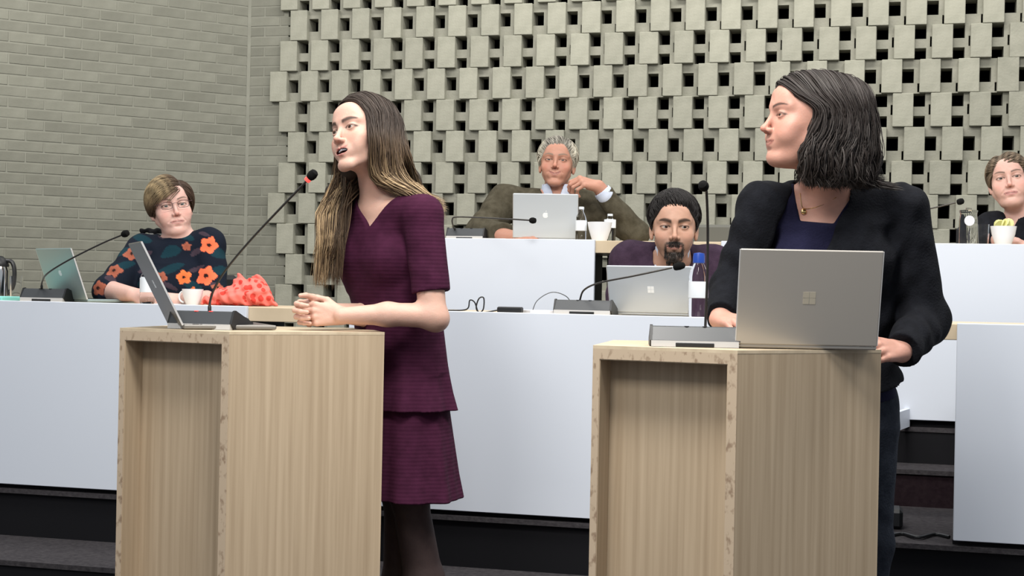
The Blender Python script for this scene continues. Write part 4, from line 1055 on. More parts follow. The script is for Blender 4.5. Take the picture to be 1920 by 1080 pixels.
# ============ shared helpers for the others
def short_hair(H, parent, hl, comb, length, colf, shell=((0, -.018, .032), (.0800, .0985, .0905)), n=900, wid=.0022, lift=.35, seg=7, core=(.004), jit=.18, corecol=None, per=1):
    """hl: hairline z as function of (x,y); comb(x,y,z)->local direction; length(x,y,z)"""
    c, r = A3(shell[0]), A3(shell[1]); U = Frame(H.o, H.Q); sc = H.sc
    lo, hi = H.o-.17*sc, H.o+.17*sc; F_ = Field(lo, hi, .0032)
    F_.ell(c*sc, (r-core)*sc, U)
    Q = H.Q
    def cut(X, Y, Z):
        d = [X-H.o[0], Y-H.o[1], Z-H.o[2]]; L = [(d[0]*Q[0, i]+d[1]*Q[1, i]+d[2]*Q[2, i])/sc for i in range(3)]
        return (L[2]-hl(L[0], L[1]))*sc*.8
    F_.op(cut, lo, hi, .006, 's')
    v, q = F_.mesh(); q = flip_check(v-v.mean(0), q); v = relax(v, q, 2); L = H.loc(v)
    parts = [(v, q, colf(L)*.7)]
    P0 = []
    while len(P0) < n:
        d = rng.normal(0, 1, 3); d /= np.linalg.norm(d); p = c+d*(r-core*1.2)
        if p[2] > hl(p[0], p[1])+.002: P0.append(p)
    p = np.array(P0); path = [p]; ln = length(p[:, 0], p[:, 1], p[:, 2])
    jt = rng.normal(0, jit, p.shape)
    for k in range(seg-1):
        nn_ = (p-c)/r**2; nn_ /= np.linalg.norm(nn_, axis=1, keepdims=True)
        cd = comb(p[:, 0], p[:, 1], p[:, 2])+jt; tg = cd-nn_*(cd*nn_).sum(1, keepdims=True); tg /= np.maximum(np.linalg.norm(tg, axis=1, keepdims=True), 1e-6)
        lf = lift*(1-1.6*k/(seg-1)); st = tg+nn_*lf; p = p+st*(ln/(seg-1))[:, None]
        # never sink into the head
        e = (((p-c)/(r-core*.5))**2).sum(1); f_ = np.where((e < 1)[:, None], 1/np.sqrt(np.maximum(e, 1e-6))[:, None], 1.0); p = c+(p-c)*f_; path.append(p)
    pa = np.stack(path, 1); Lc = pa.copy(); W = H.o+(pa*sc) @ Q.T; m_ = seg*2; W = interp_paths(W, m_); Lc = interp_paths(Lc, m_)
    u = np.linspace(0, 1, m_)[None]; wd = wid*sc*np.clip(np.sin(np.clip(u*.9+.1, 0, 1)*math.pi), 0, 1)**.4*rng.uniform(.6, 1.3, (len(W), 1))
    cc = np.clip(colf(Lc.reshape(-1, 3)).reshape(len(W), m_, 3)*rng.uniform(.72, 1.3, (len(W), 1, 1)), 0, 1)
    parts.append(locks_mesh('h', W, wd, H.p(c), None, cc, flat=.5, k=4))
    hv, hq, hc = join_parts(parts); return np_mesh('hair', hv, hq, MATS['hair'], parent, hc)
def seat_person(name_label, x, y, zf):
    return empty('person', loc=(x, y, zf), label=name_label, cat='person')
def legs(t, pel, az, zf, matn, spread=.10):
    f = A3((math.sin(math.radians(az)), -math.cos(math.radians(az)), 0)); r = np.cross(f, (0, 0, 1))
    F_ = Field(*expand(pel, pel+f*.5, A3((pel[0], pel[1], zf+.1)), m=.25), .010)
    seat = pel.copy()
    F_.ell(seat, (.17, .15, .10))
    for s in (-1, 1):
        hp = seat+r*s*spread; kn = hp+f*.36+r*s*.03; kn[2] = seat[2]+.0; an = kn+f*(-.05); an[2] = zf+.09
        F_.chain([hp, kn, an], [.085, .062, .045], None, .03); F_.cone(an+A3((0, 0, -.04)), an+f*.13+A3((0, 0, -.055)), .042, .032, None, .02)
    F_.half((0, 0, zf+.002), (0, 0, -1))
    finish(F_, 'trousers', matn, t)

# ============ woman in the dark jacket at the right lectern
t = empty('person', label='woman with dark wavy hair in a black jacket, behind the right lectern', cat='person'); w2 = t
H = headf(1452, 217, 3.87, -79, 5, 0, 1.10)
nb = PP(1552, 352, 4.0); pel = PP(1562, 740, 4.10); t.location = (pel[0], pel[1], 0)
T, hh = torso_frame(pel, nb, -16)
sR, sL = PP(1432, 388, 4.02), PP(1692, 392, 3.98)
eR, wR_ = PP(1372, 540, 4.02), PP(1350, 598, 3.84)
eL, wL_ = PP(1735, 602, 4.00), PP(1689, 660, 3.79)
lo, hi = expand(H.p((0, 0, .13)), sR, sL, wR_, wL_, PP(1620, 690, 3.8), m=.09)
F_ = Field(lo, hi, .0023)
add_head(F_, H, jaw=1.06, chin=1.04, nose=1.04, lip=.65, eye_open=.75, smile=.005, fat=.007)
add_torso(F_, T, hh, .165, .115, z0=.10, bust=1.0)
F_.cone(nb+A3((0, 0, -.03)), sR, .046, .052, None, .05); F_.cone(nb+A3((0, 0, -.03)), sL, .046, .052, None, .05)
add_neck(F_, H, nb+A3((0, 0, -.01)), .054, .064)
F_.chain([sR, eR, wR_], [.050, .044, .028], None, .02); F_.chain([sL, eL, wL_], [.050, .044, .028], None, .02)
add_hand(F_, wR_, vnorm(PP(1392, 606, 3.74)-wR_), (-.1, -.35, .92), -1, curl=(.25, .25, .3, .35), thumb=(.1, .1, .1), sc=.95)
add_hand(F_, wL_+A3((0, 0, .002)), vnorm(PP(1630, 654, 3.71)-wL_), (.15, -.75, .62), 1, curl=(.38, .40, .46, .52), thumb=(.25, .1, .15), sc=.98)
finish(F_, 'body', MATS['skin'], t, lambda v: paint_skin(v, H, (.57, .305, .235), (.36, .13, .11), (.045, .03, .025), blush=.5, smile=.003, lipw=.7), 1)
add_eyes(H, t, gaze=(0, 0), iris=(.06, .035, .02))
# necklace
nk = [hit(F_, px, py, 3.5, 4.4, .001) for px, py in ((1500, 362), (1502, 378), (1506, 390), (1520, 391), (1545, 383), (1568, 370))]
m = MB(); m.tube([Vector(p)-t.location for p in smooth_pts(nk, 30)], .0011, 6); nkl = m.build('necklace', mat('gold', (.75, .50, .22), .25, metal=1.0), t, smooth=True)
pd = hit(F_, 1507, 397, 3.5, 4.4, .003)
m = MB(); m.lathe([(.0001, -.008), (.007, -.005), (.0085, 0), (.006, .006), (.0001, .009)], 14, Matrix.Translation(Vector(pd)-t.location) @ Matrix.Scale(.45, 4, (0, 1, 0))); m.build('pendant', MATS['gold'], nkl, smooth=True)
# navy top
lo, hi = expand(sR, sL, pel, m=.16); lo[2] = pel[2]-.05
F_ = Field(lo, hi, .004)
add_torso(F_, T, hh, .165, .115, off=.008, z0=0, bust=1.0)
F_.cone(nb+A3((0, 0, -.03)), sR, .052, .056, None, .05); F_.cone(nb+A3((0, 0, -.03)), sL, .052, .056, None, .05)
F_.cone(nb+A3((0, 0, -.03)), H.p((0, -.02, -.06)), .074, .066, None, .006, 's')
Dn = 3.90
polycut(F_, [PP(1478, 330, Dn), PP(1497, 420, Dn), PP(1562, 422, Dn), PP(1622, 330, Dn)], T.d((0, 1, 0)), .12)
finish(F_, 'top', cloth_mat('navy_cloth', (.010, .010, .030), (.014, .014, .040)), t)
# jacket
lo, hi = expand(sR, sL, eL, eR, wR_, wL_, pel, m=.12); lo[2] = pel[2]-.04
F_ = Field(lo, hi, .0042)
add_torso(F_, T, hh, .165, .120, off=.024, z0=.035, bust=1.0, waist=.90, fold=.003)
F_.cone(nb+A3((0, .01, -.045)), sR, .060, .066, None, .05); F_.cone(nb+A3((0, .01, -.045)), sL, .060, .066, None, .05)
F_.chain([sR, eR], [.068, .058], None, .03, amp=.004, freq=38, ph=1); F_.cone(eR, wR_+(wR_-eR)*-.05, .058, .044, None, .03, cap_b=True, amp=.004, freq=60, ph=2)
F_.chain([sL, eL], [.068, .062], None, .03, amp=.004, freq=38, ph=3); F_.cone(eL, wL_+(wL_-eL)*-.02, .062, .046, None, .03, cap_b=True, amp=.004, freq=60, ph=4)
F_.cone(nb+A3((0, 0, -.05)), H.p((0, -.02, -.06)), .082, .070, None, .006, 's')
polycut(F_, [PP(1500, 315, Dn), PP(1432, 488, Dn), PP(1543, 488, Dn), PP(1608, 315, Dn)], T.d((0, 1, 0)), .13, .008)
polycut(F_, [PP(1432, 480, Dn), PP(1490, 800, Dn), PP(1545, 480, Dn)], T.d((0, 1, 0)), .10, .008)
wave = lambda X, Y, Z: .0032*np.sin(Z*52+8*np.sin(X*9)+5*np.sin(Y*14))*np.sin(X*31+Z*12)
F_.disp(wave)
finish(F_, 'jacket', cloth_mat('black_jacket', (.0055, .0060, .0085), (.0095, .0105, .0145), rough=.95), t, smooth_n=2)
# jeans
lo, hi = expand(pel, A3((pel[0], pel[1], .05)), m=.26); F_ = Field(lo, hi, .007)
F_.ell(pel+A3((0, 0, -.02)), (.185, .135, .14)); 
for s in (-1, 1):
    x = .085*s; k_ = A3((pel[0]+x+.02, pel[1], .50)); F_.chain([pel+A3((x+.005, 0, -.10)), k_, A3((k_[0]-.01, pel[1]+.02, .07))], [.098, .068, .055], None, .04, amp=.003, freq=40)
F_.half((0, 0, .02), (0, 0, -1))
finish(F_, 'jeans', cloth_mat('dark_denim', (.016, .020, .030), (.030, .036, .050)), t)
F_ = Field(*expand(A3((pel[0], pel[1], .05)), m=.32), .007)
for s in (-1, 1): F_.cone((pel[0]+.085*s, pel[1]+.03, .045), (pel[0]+.085*s-.02, pel[1]-.14, .035), .045, .034)
F_.half((0, 0, .001), (0, 0, -1)); finish(F_, 'shoes', MATS['foam_black'], t)
# hair
U = Frame(H.o, H.Q); s_ = H.sc
F_ = Field(*expand(H.o, m=.27), .0035)
F_.ell(A3((0, -.040, .022))*s_, A3((.083, .118, .092))*s_, U)
F_.ell(A3((0, -.082, -.062))*s_, A3((.078, .078, .085))*s_, U, .04)
F_.ell(A3((0, .102, -.022))*s_, A3((.10, .098, .090))*s_, U, .004, 's')
F_.ell(A3((0, .035, -.13))*s_, A3((.06, .065, .07))*s_, U, .004, 's')
v, q = F_.mesh(); q = flip_check(v-v.mean(0), q); v = relax(v, q, 2)
HC = A3((.024, .018, .016)); parts = [(v, q, np.tile(HC*.5, (len(v), 1)))]
c0, r0 = A3((0, -.044, .022)), A3((.090, .132, .097))
for sx, cnt in ((-1, 230), (1, 110)):
    cps = []
    for i in range(cnt):
        r = R_(0, 1); off = R_(-.004, .007); rr = r0+off
        yy = -.135+.217*r; yE = (-.158+.170*r) if sx < 0 else (-.158+.11*r); pts = []
        for j, al in enumerate((.03, .42, .85, 1.25, 1.62)):
            y = yy+(yE-yy)*(j/4)**(1.3+1.5*r); k = math.sqrt(max(.03, 1-((y-c0[1])/rr[1])**2)); pts.append(H.p((sx*rr[0]*k*math.sin(al), y, c0[2]+rr[2]*k**.6*math.cos(al))))
        kk = math.sqrt(max(.10, 1-((yE-c0[1])/rr[1])**2))
        pts.append(H.p((sx*(.084*kk+.004+R_(-.006, .008)), yE-.004+R_(-.008, .008), -.035)))
        bk = (1-r)**2
        pts.append(H.p((sx*(.088*kk+R_(-.012, .010)), yE+.012-.030*bk+R_(-.008, .008), -.085)))
        pts.append(H.p((sx*(.078*kk+R_(-.015, .008)), yE+.004*r-.020*bk+R_(-.012, .012), -.125-R_(0, .012))))
        pts.append(H.p((sx*(.066*kk+R_(-.02, .01)), yE-.010-.055*bk*R_(.2, 1.3)+R_(-.012, .012), -.150+.035*bk*R_(0, 1)-.02*(1-bk)*R_(-.4, 1))))
        cps.append(pts)
    pa, wd = strands(np.array(cps), 13, (.0018, .0050, .0045), 30, .0019, clump=.012)
    g = rng.uniform(0, 1, (len(pa), 1, 1))**4; u = np.linspace(0, 1, 30)[None, :, None]
    grey = A3((.085, .075, .07)); cc = (HC*(1-g)+grey*g)*rng.uniform(.7, 1.35, (len(pa), 1, 1))*(1+.0*u)
    parts.append(locks_mesh('h', pa, wd, H.p((0, -.04, 0)), None, np.clip(cc, 0, 1), flat=.5, k=4))
hv, hq, hc = join_parts(parts); np_mesh('hair', hv, hq, MATS['hair'], t, hc)
# ============ seated woman with glasses, left
ZF1, ZF2 = .378, .671
t = empty('person', label='seated woman with short blond-brown hair, glasses and a floral blouse', cat='person'); w3 = t
D3 = 5.95
H = headf(327, 384, D3, 22, 4, -10, 1.07)
nb = PP(340, 452, 6.03); pel = nb+A3((-.02, .03, -.58)); t.location = (pel[0], pel[1], ZF1)
T, hh = torso_frame(pel, nb, 2)
sR, sL = PP(268, 468, 6.05), PP(392, 458, 6.02)
eR, wR_ = PP(203, 545, 5.88), PP(248, 552, 5.72)
eL, wL_ = PP(402, 562, 5.92), PP(345, 562, 5.70)
F_ = Field(*expand(H.p((0, 0, .13)), sR, sL, eR, wR_, wL_, m=.10), .0026)
add_head(F_, H, jaw=1.03, chin=1.0, nose=1.0, smile=.001, fat=.004, lip=.8, folds=.0014)
add_torso(F_, T, hh, .150, .105, z0=.18, bust=.8)
F_.cone(nb+A3((0, 0, -.03)), sR, .048, .05, None, .05); F_.cone(nb+A3((0, 0, -.03)), sL, .048, .05, None, .05)
add_neck(F_, H, nb, .050, .058)
F_.chain([sR, eR, wR_], [.05, .044, .029], None, .02); F_.chain([sL, eL, wL_], [.05, .042, .029], None, .02)
add_hand(F_, wR_, (.9, -.1, .02), (0, -.5, .85), 1, curl=(.4, .45, .5, .5), sc=.93); add_hand(F_, wL_, (-.9, -.1, .05), (0, -.5, .85), -1, curl=(.4, .45, .5, .5), sc=.93)
finish(F_, 'body', MATS['skin'], t, lambda v: paint_skin(v, H, (.66, .42, .36), (.48, .22, .20), (.10, .07, .05), blush=.55, brow_w=.8, smile=.001, lipw=.8), 1)
add_eyes(H, t, gaze=(8, 0), iris=(.12, .14, .14))
# glasses
U = Frame(H.o, H.Q); m = MB()
for sx in (-1, 1):
    ring = [H.p((sx*.032+.0215*np.sign(math.cos(a))*abs(math.cos(a))**.6, .1005-.10*abs(sx*.032+.0215*math.cos(a))**1.5*1.2, -.002+.0135*np.sign(math.sin(a))*abs(math.sin(a))**.6)) for a in np.linspace(0, 2*math.pi, 25)]
    m.tube([Vector(p)-t.location for p in ring], .0011, 6, cap=False)
    m.tube([Vector(H.p(p))-t.location for p in ((sx*.0535, .093, .006), (sx*.070, .080, .008), (sx*.078, .03, .006), (sx*.080, -.015, .0))], .0013, 6)
m.tube([Vector(H.p(p))-t.location for p in ((-.0105, .1005, .003), (0, .103, .006), (.0105, .1005, .003))], .0011, 6)
m.build('glasses', mat('glasses_frame', (.05, .018, .022), .3), t, smooth=True)
# blouse with flowers
F_ = Field(*expand(sR, sL, eR, eL, pel, m=.14), .005)
add_torso(F_, T, hh, .165, .12, off=.018, z0=.05, bust=1.0, fold=.003)
F_.cone(nb+A3((0, 0, -.035)), sR, .058, .062, None, .05); F_.cone(nb+A3((0, 0, -.035)), sL, .058, .064, None, .05)
cR = eR+(wR_-eR)*.12; cL = eL+(wL_-eL)*.25
F_.chain([sR, eR], [.064, .062], None, .03, amp=.004, freq=40); F_.cone(eR, cR, .062, .060, None, .02, cap_b=True)
F_.chain([sL, eL], [.066, .060], None, .03, amp=.004, freq=40, ph=2); F_.cone(eL, cL, .060, .055, None, .02, cap_b=True)
F_.cone(nb+A3((0, 0, -.04)), H.p((0, -.02, -.05)), 0.071, .068, None, .006, 's')
F_.disp(lambda X, Y, Z: .0020*np.sin(Z*50+6*np.sin(X*12)+4*np.sin(Y*11))*np.sin(X*28))
flo = [(392, 460, .040, 0), (386, 517, .046, 0), (345, 520, .034, 1), (247, 476, .036, 2), (214, 507, .036, 2), (362, 552, .03, 1), (300, 520, .03, 2), (184, 540, .034, 2), (350, 462, .020, 2), (409, 540, .03, 2)]
flo = [(hit(F_, a, b, 5.0, 6.6), r, k) for a, b, r, k in flo]
def flower_col(v):
    n = np.sin(v[:, 0]*31+2*np.sin(v[:, 2]*27))*np.sin(v[:, 2]*37+v[:, 1]*20)
    c = np.where((n > .45)[:, None], A3((.006, .032, .046)), A3((.006, .010, .020)))
    c = np.where((n < -.82)[:, None], A3((.05, .035, .05)), c)
    cs = [(.85, .16, .07), (.78, .17, .05), (.30, .09, .055), (.20, .10, .12)]
    for p, r, k in flo:
        d = v-p; dist = np.linalg.norm(d, axis=1); an = np.arctan2(d[:, 2], d[:, 0]); rr = r*(0.86+.14*np.cos(5*an+k+p[0]*40))
        c = np.where((dist < rr)[:, None], A3(cs[k])*(.8+.4*(dist/r))[:, None], c)
        if k < 3: c = np.where((dist < r*.22)[:, None], A3((.02, .008, .008)), c)
    return c
attr_mat('floral_cloth', .85, 0, .15, bump=(160, .2))
finish(F_, 'blouse', MATS['floral_cloth'], t, flower_col)
legs(t, pel, 2, ZF1, MATS['black_jacket'])
LT, DKB = A3((.36, .27, .15)), A3((.060, .036, .024))
def col_w3(L):
    w_ = smoothstep(-.03, .05, L[:, 0])[:, None]*smoothstep(-.03, .07, L[:, 2])[:, None]; n = .5+.5*np.sin(L[:, 0]*260+L[:, 1]*90)[:, None]
    return DKB*(1-w_*.9)*(1.1)+LT*w_*(.45+.55*n)
short_hair(H, t, lambda x, y: np.interp(y, [-.12, -.03, .0, .03, .055, .075, .10], [-.078, -.066, -.052, -.024, .028, .057, .066])+np.where(x > .0, -.012, .0)*(y > .02),
           lambda x, y, z: np.stack([np.where(x > -.040, 1.1, -.9)*np.clip(1.4-abs(z-.06)*3, .2, 1.2), -.35+0*x, -.9+3.5*np.clip(z-.03, 0, .1)], 1), lambda x, y, z: .062+.03*(y > .0), col_w3,
           shell=((0, -.014, .030), (.0860, .1080, .0920)), n=3400, wid=.0014, lift=.30)
chair(tuple(pel+A3((0, .04, 0)))[:2]+(ZF1,), 2, 'black office chair under the woman with glasses')
# patterned scarf over the chair back beside her shoulder
F_ = Field(*expand(PP(290, 452, 6.15), m=.10), .004)
F_.box(PP(291, 455, 6.16), (.020, .018, .055), None, .012); F_.box(PP(283, 433, 6.17), (.045, .016, .010), None, .008, .01)
F_.disp(lambda X, Y, Z: .003*np.sin(X*160+Z*90))
def bw(v):
    n = np.sin(v[:, 0]*150+2*np.sin(v[:, 2]*130))*np.sin(v[:, 2]*140); zt_ = PP(290, 438, 6.16)[2]
    return np.where((n > -.2)[:, None] & (v[:, 2:3] < zt_), A3((.55, .55, .53)), A3((.01, .01, .012)))
o = finish(F_, 'scarf', MATS['floral_cloth'], None, bw); tag(o, 'black and white patterned scarf behind the shoulder of the woman with glasses', 'scarf')

# ============ grey-haired man at the back desk
t = empty('person', label='grey-haired man in an olive-brown jacket, head leaning on his raised fist', cat='person')
DM = 6.62
H = headf(1042, 299, DM, -6, 9, 2, 1.04)
nb = PP(1043, 366, 6.72); pel = nb+A3((0, .06, -.56)); t.location = (pel[0], pel[1], ZF2)
T, hh = torso_frame(pel, nb, 0)
sR, sL = PP(945, 378, 6.74), PP(1100, 386, 6.74)
eR, wR_ = PP(903, 436, 6.60), PP(965, 446, 6.42)
eL, wL_ = PP(1193, 438, 6.60), PP(1122, 350, 6.56)
F_ = Field(*expand(H.p((0, 0, .13)), sR, sL, eR, eL, wR_, m=.09), .0027)
add_head(F_, H, jaw=.98, chin=1.04, nose=1.08, smile=.012, fat=.0, brow=1.3, lip=.7, eye_open=.6, folds=.0024)
add_torso(F_, T, hh, .165, .105, z0=.2)
F_.cone(nb+A3((0, 0, -.03)), sR, .05, .06, None, .05); F_.cone(nb+A3((0, 0, -.03)), sL, .05, .06, None, .05)
add_neck(F_, H, nb, .050, .058)
F_.chain([sR, eR, wR_], [.055, .048, .031], None, .02); F_.chain([sL, eL, wL_], [.055, .048, .031], None, .02)
tg = PP(1068, 334, 6.50)
add_hand(F_, wL_, vnorm(tg-wL_), (.15, -.55, .8), 1, curl=(.72, .78, .80, .82), thumb=(.3, .3, .2), sc=1.04)
add_hand(F_, wR_, (.9, -.3, 0), (0, -.4, .9), 1, curl=(.4, .4, .4, .4), sc=1.0)
finish(F_, 'body', MATS['skin'], t, lambda v: paint_skin(v, H, (.47, .235, .165), (.34, .13, .11), (.22, .17, .13), blush=.5, smile=.012, brow_w=1.1, lipw=.75), 1)
add_eyes(H, t, gaze=(-4, 0), iris=(.08, .08, .08))
F_ = Field(*expand(sR, sL, pel, m=.12), .0045)
add_torso(F_, T, hh, .18, .125, off=.008, z0=.1); F_.cone(nb+A3((0, 0, -.04)), nb+A3((0, -.005, .052)), .078, .067, None, .01, cap_b=True)
F_.cone(nb+A3((0, 0, -.10)), H.p((0, -.02, -.08)), .057, .062, None, .002, 's')
polycut(F_, [PP(1028, 330, 6.6), PP(1044, 385, 6.6), PP(1062, 330, 6.6)], (0, -1, 0), .06, .004)
finish(F_, 'shirt', cloth_mat('pale_shirt', (.50, .56, .70), (.62, .67, .80), bump=.05), t)
F_ = Field(*expand(sR, sL, eR, eL, pel, m=.13), .005)
add_torso(F_, T, hh, .18, .13, off=.028, z0=.08, fold=.003, waist=.95)
F_.cone(nb+A3((0, .01, -.045)), sR, .066, .076, None, .05); F_.cone(nb+A3((0, .01, -.045)), sL, .066, .072, None, .05)
F_.chain([sR, eR], [.078, .070], None, .03, amp=.005, freq=36); F_.cone(eR, wR_, .070, .050, None, .03, cap_b=True, amp=.004, freq=50)
F_.cone(sL+A3((-.02, 0, .01)), eL+A3((0, 0, -.005)), .062, .056, None, .02, amp=.004, freq=36, ph=2)
cu = eL+(wL_-eL)*.86; F_.cone(eL, cu, .060, .044, None, .015, cap_b=True, amp=.005, freq=45, ph=1)
F_.cone(nb+A3((0, 0, -.06)), H.p((0, -.02, -.06)), .074, .070, None, .006, 's')
polycut(F_, [PP(1008, 320, 6.6), PP(1040, 470, 6.6), PP(1052, 470, 6.6), PP(1078, 320, 6.6)], (0, -1, 0), .12, .006)
F_.disp(lambda X, Y, Z: .003*np.sin(Z*42+6*np.sin(X*9))*np.sin(X*24+Z*10))
finish(F_, 'jacket', cloth_mat('olive_jacket', (.050, .043, .028), (.085, .075, .052)), t)
F_ = Field(*expand(cu, wL_, m=.08), .004); F_.cone(cu-(wL_-eL)*.05, cu+(wL_-eL)*.06, .043, .040, None, 0, cap_b=True); F_.cone(cu, wL_, .035, .035, None, 0, 's')
finish(F_, 'cuff', MATS['pale_shirt'], t)
legs(t, pel, 0, ZF2, MATS['black_jacket'])
def col_g(L):
    n = .5+.5*np.sin(L[:, 0]*300+L[:, 1]*120+L[:, 2]*60)[:, None]; s_ = smoothstep(.05, .075, np.abs(L[:, 0]))[:, None]
    return A3((.30, .28, .24))*(.65+.5*n)+A3((.30, .28, .22))*s_
short_hair(H, t, lambda x, y: np.interp(y, [-.12, -.02, .0, .03, .05, .07, .10], [-.060, -.045, -.018, .006, .026, .048, .060]),
           lambda x, y, z: np.stack([np.where(x > -.03, .6, -.4), -.8+0*x, np.where((y > .02) & (z > .02), .9, -.8)], 1), lambda x, y, z: .050+.02*(z > .07), col_g,
           shell=((0, -.014, .032), (.0865, .1060, .0895)), n=2800, wid=.0015, lift=.40)
chair(tuple(pel+A3((0, .04, 0)))[:2]+(ZF2,), 0, 'black office chair under the grey-haired man')

# ============ young bearded man
t = empty('person', label='bearded young man with black hair and a dark purple jacket behind a silver laptop', cat='person')
DY = 5.42
H = headf(1265, 425, DY, -5, 0, 0, 1.13)
nb = PP(1260, 478, 5.62); pel = nb+A3((0, .10, -.52)); t.location = (pel[0], pel[1], ZF1)
T, hh = torso_frame(pel, nb, -3)
sR, sL = PP(1180, 488, 5.68), PP(1336, 496, 5.68)
eR, wR_ = PP(1165, 600, 5.60), PP(1200, 600, 5.42)
eL, wL_ = PP(1352, 606, 5.60), PP(1300, 602, 5.42)
F_ = Field(*expand(H.p((0, 0, .13)), sR, sL, eR, eL, wR_, wL_, m=.09), .0025)
add_head(F_, H, jaw=.95, chin=1.08, nose=1.12, brow=1.2, eye_open=1.0)
add_torso(F_, T, hh, .16, .10, z0=.2)
F_.cone(nb+A3((0, 0, -.03)), sR, .05, .06, None, .05); F_.cone(nb+A3((0, 0, -.03)), sL, .05, .06, None, .05)
add_neck(F_, H, nb, .051, .058)
F_.chain([sR, eR, wR_], [.055, .048, .031], None, .02); F_.chain([sL, eL, wL_], [.055, .048, .031], None, .02)
for s, w_ in ((1, wR_), (-1, wL_)): add_hand(F_, w_, (s*.8, -.4, 0), (0, -.3, .95), s, curl=(.3, .3, .35, .4), sc=1.02)
finish(F_, 'body', MATS['skin'], t, lambda v: paint_skin(v, H, (.47, .275, .20), (.34, .15, .12), (.015, .010, .008), blush=.2, beard=(.016, .011, .009), brow_w=1.8, brow_h=-.0025, lash=(.015, .01, .008)), 1)
add_eyes(H, t, gaze=(-22, 0), iris=(.02, .012, .009))
F_ = Field(*expand(sR, sL, pel, m=.12), .0045)
add_torso(F_, T, hh, .175, .12, off=.008, z0=.1); F_.cone(nb+A3((0, 0, -.04)), nb+A3((0, -.01, .035)), .076, .068, None, .01, cap_b=True)
F_.cone(nb+A3((0, 0, -.10)), H.p((0, -.02, -.08)), .057, .062, None, .002, 's')
finish(F_, 'shirt', MATS['pale_shirt'], t)
F_ = Field(*expand(sR, sL, eR, eL, pel, m=.13), .005)
add_torso(F_, T, hh, .175, .125, off=.026, z0=.08, fold=.003, waist=.95)
F_.cone(nb+A3((0, .02, -.02)), sR, .066, .074, None, .05); F_.cone(nb+A3((0, .02, -.02)), sL, .066, .074, None, .05)
F_.chain([sR, eR], [.076, .066], None, .03, amp=.005, freq=36); F_.cone(eR, wR_, .066, .046, None, .03, cap_b=True)
F_.chain([sL, eL], [.076, .066], None, .03, amp=.005, freq=36, ph=2); F_.cone(eL, wL_, .066, .046, None, .03, cap_b=True)
F_.cone(nb+A3((0, 0, -.06)), H.p((0, -.02, -.06)), .076, .072, None, .006, 's')
polycut(F_, [PP(1218, 440, 5.5), PP(1252, 545, 5.5), PP(1264, 545, 5.5), PP(1296, 440, 5.5)], (0, -1, 0), .10, .006)
F_.disp(lambda X, Y, Z: .0025*np.sin(Z*45+6*np.sin(X*10))*np.sin(X*26+Z*12))
finish(F_, 'jacket', cloth_mat('purple_jacket', (.030, .017, .032), (.048, .028, .050)), t)
legs(t, pel, 0, ZF1, MATS['black_jacket'])
bk = lambda L: np.tile(A3((.010, .008, .008)), (len(L), 1))
short_hair(H, t, lambda x, y: np.interp(y, [-.12, -.02, .0, .03, .05, .07, .10], [-.060, -.045, -.012, .014, .036, .056, .066]),
           lambda x, y, z: np.stack([np.where(z > .045, .45, np.where(x > 0, .15, -.15)), np.where(z > .07, -.3, -.5), np.where((y > .015) & (z > .03), 1.0, -.8)], 1), lambda x, y, z: .024+.030*smoothstep(.02, .08, z), bk,
           shell=((0, -.012, .034), (.0860, .1060, .0940)), n=3400, wid=.0014, jit=.20, lift=.50)
# moustache and chin beard strands
P0 = []
for _ in range(420):
    a = R_(0, 1)
    if a < .3: P0.append((R_(-.026, .026), 0, -.0535+R_(-.003, .003)))
    elif a < .55: s = rng.choice([-1, 1]); P0.append((s*R_(.025, .031), 0, R_(-.095, -.056)))
    else: P0.append((R_(-.026, .026), 0, R_(-.122, -.084)))
P0 = np.array(P0); zf = np.interp(P0[:, 2], [-.125, -.11, -.095, -.085, -.075, -.053], [.070, .0855, .0890, .0885, .0900, .0935])
P0[:, 1] = zf-np.abs(P0[:, 0])**2*18
st = A3((0, .25, -1))+rng.normal(0, .25, P0.shape); pa = np.stack([P0+st*.0035*k for k in range(4)], 1); W = H.o+(pa*H.sc) @ H.Q.T
v, q, c = locks_mesh('b', W, .0011*np.ones((len(W), 4)), H.p((0, 0, -.08)), None, np.tile(A3((.014, .010, .008)), (len(W), 4, 1)), flat=.6, k=4)
np_mesh('beard', v, q, MATS['hair'], t, c)
chair(tuple(pel+A3((0, .05, 0)))[:2]+(ZF1,), 0, 'black office chair under the bearded young man')

# ============ woman at the right edge
t = empty('person', label='woman with short fair hair in a black jacket at the right edge', cat='person')
DE = 6.12
H = headf(1891, 332, DE, -20, 7, -9, 1.05)
nb = PP(1920, 404, 6.22); pel = nb+A3((.02, .05, -.56)); t.location = (pel[0], pel[1], ZF2)
T, hh = torso_frame(pel, nb, -12)
sR, sL = PP(1858, 430, 6.22), PP(1990, 425, 6.22)
eR, wR_ = PP(1840, 470, 6.10), PP(1870, 452, 5.98)
eL, wL_ = PP(2010, 480, 6.15), PP(1960, 466, 5.98)
F_ = Field(*expand(H.p((0, 0, .13)), sR, sL, eR, eL, wR_, wL_, m=.09), .0027)
add_head(F_, H, jaw=1.04, chin=1.02, nose=1.0, fat=.005, lip=.8, folds=.0014)
add_torso(F_, T, hh, .155, .105, z0=.2, bust=.8)
F_.cone(nb+A3((0, 0, -.03)), sR, .048, .055, None, .05); F_.cone(nb+A3((0, 0, -.03)), sL, .048, .055, None, .05)
add_neck(F_, H, nb, .051, .058)
F_.chain([sR, eR, wR_], [.052, .046, .031], None, .02); F_.chain([sL, eL, wL_], [.052, .046, .031], None, .02)
for s, w_ in ((1, wR_), (-1, wL_)): add_hand(F_, w_, (s*.8, -.2, 0), (0, -.3, .95), s, curl=(.3, .3, .35, .4), sc=.93)
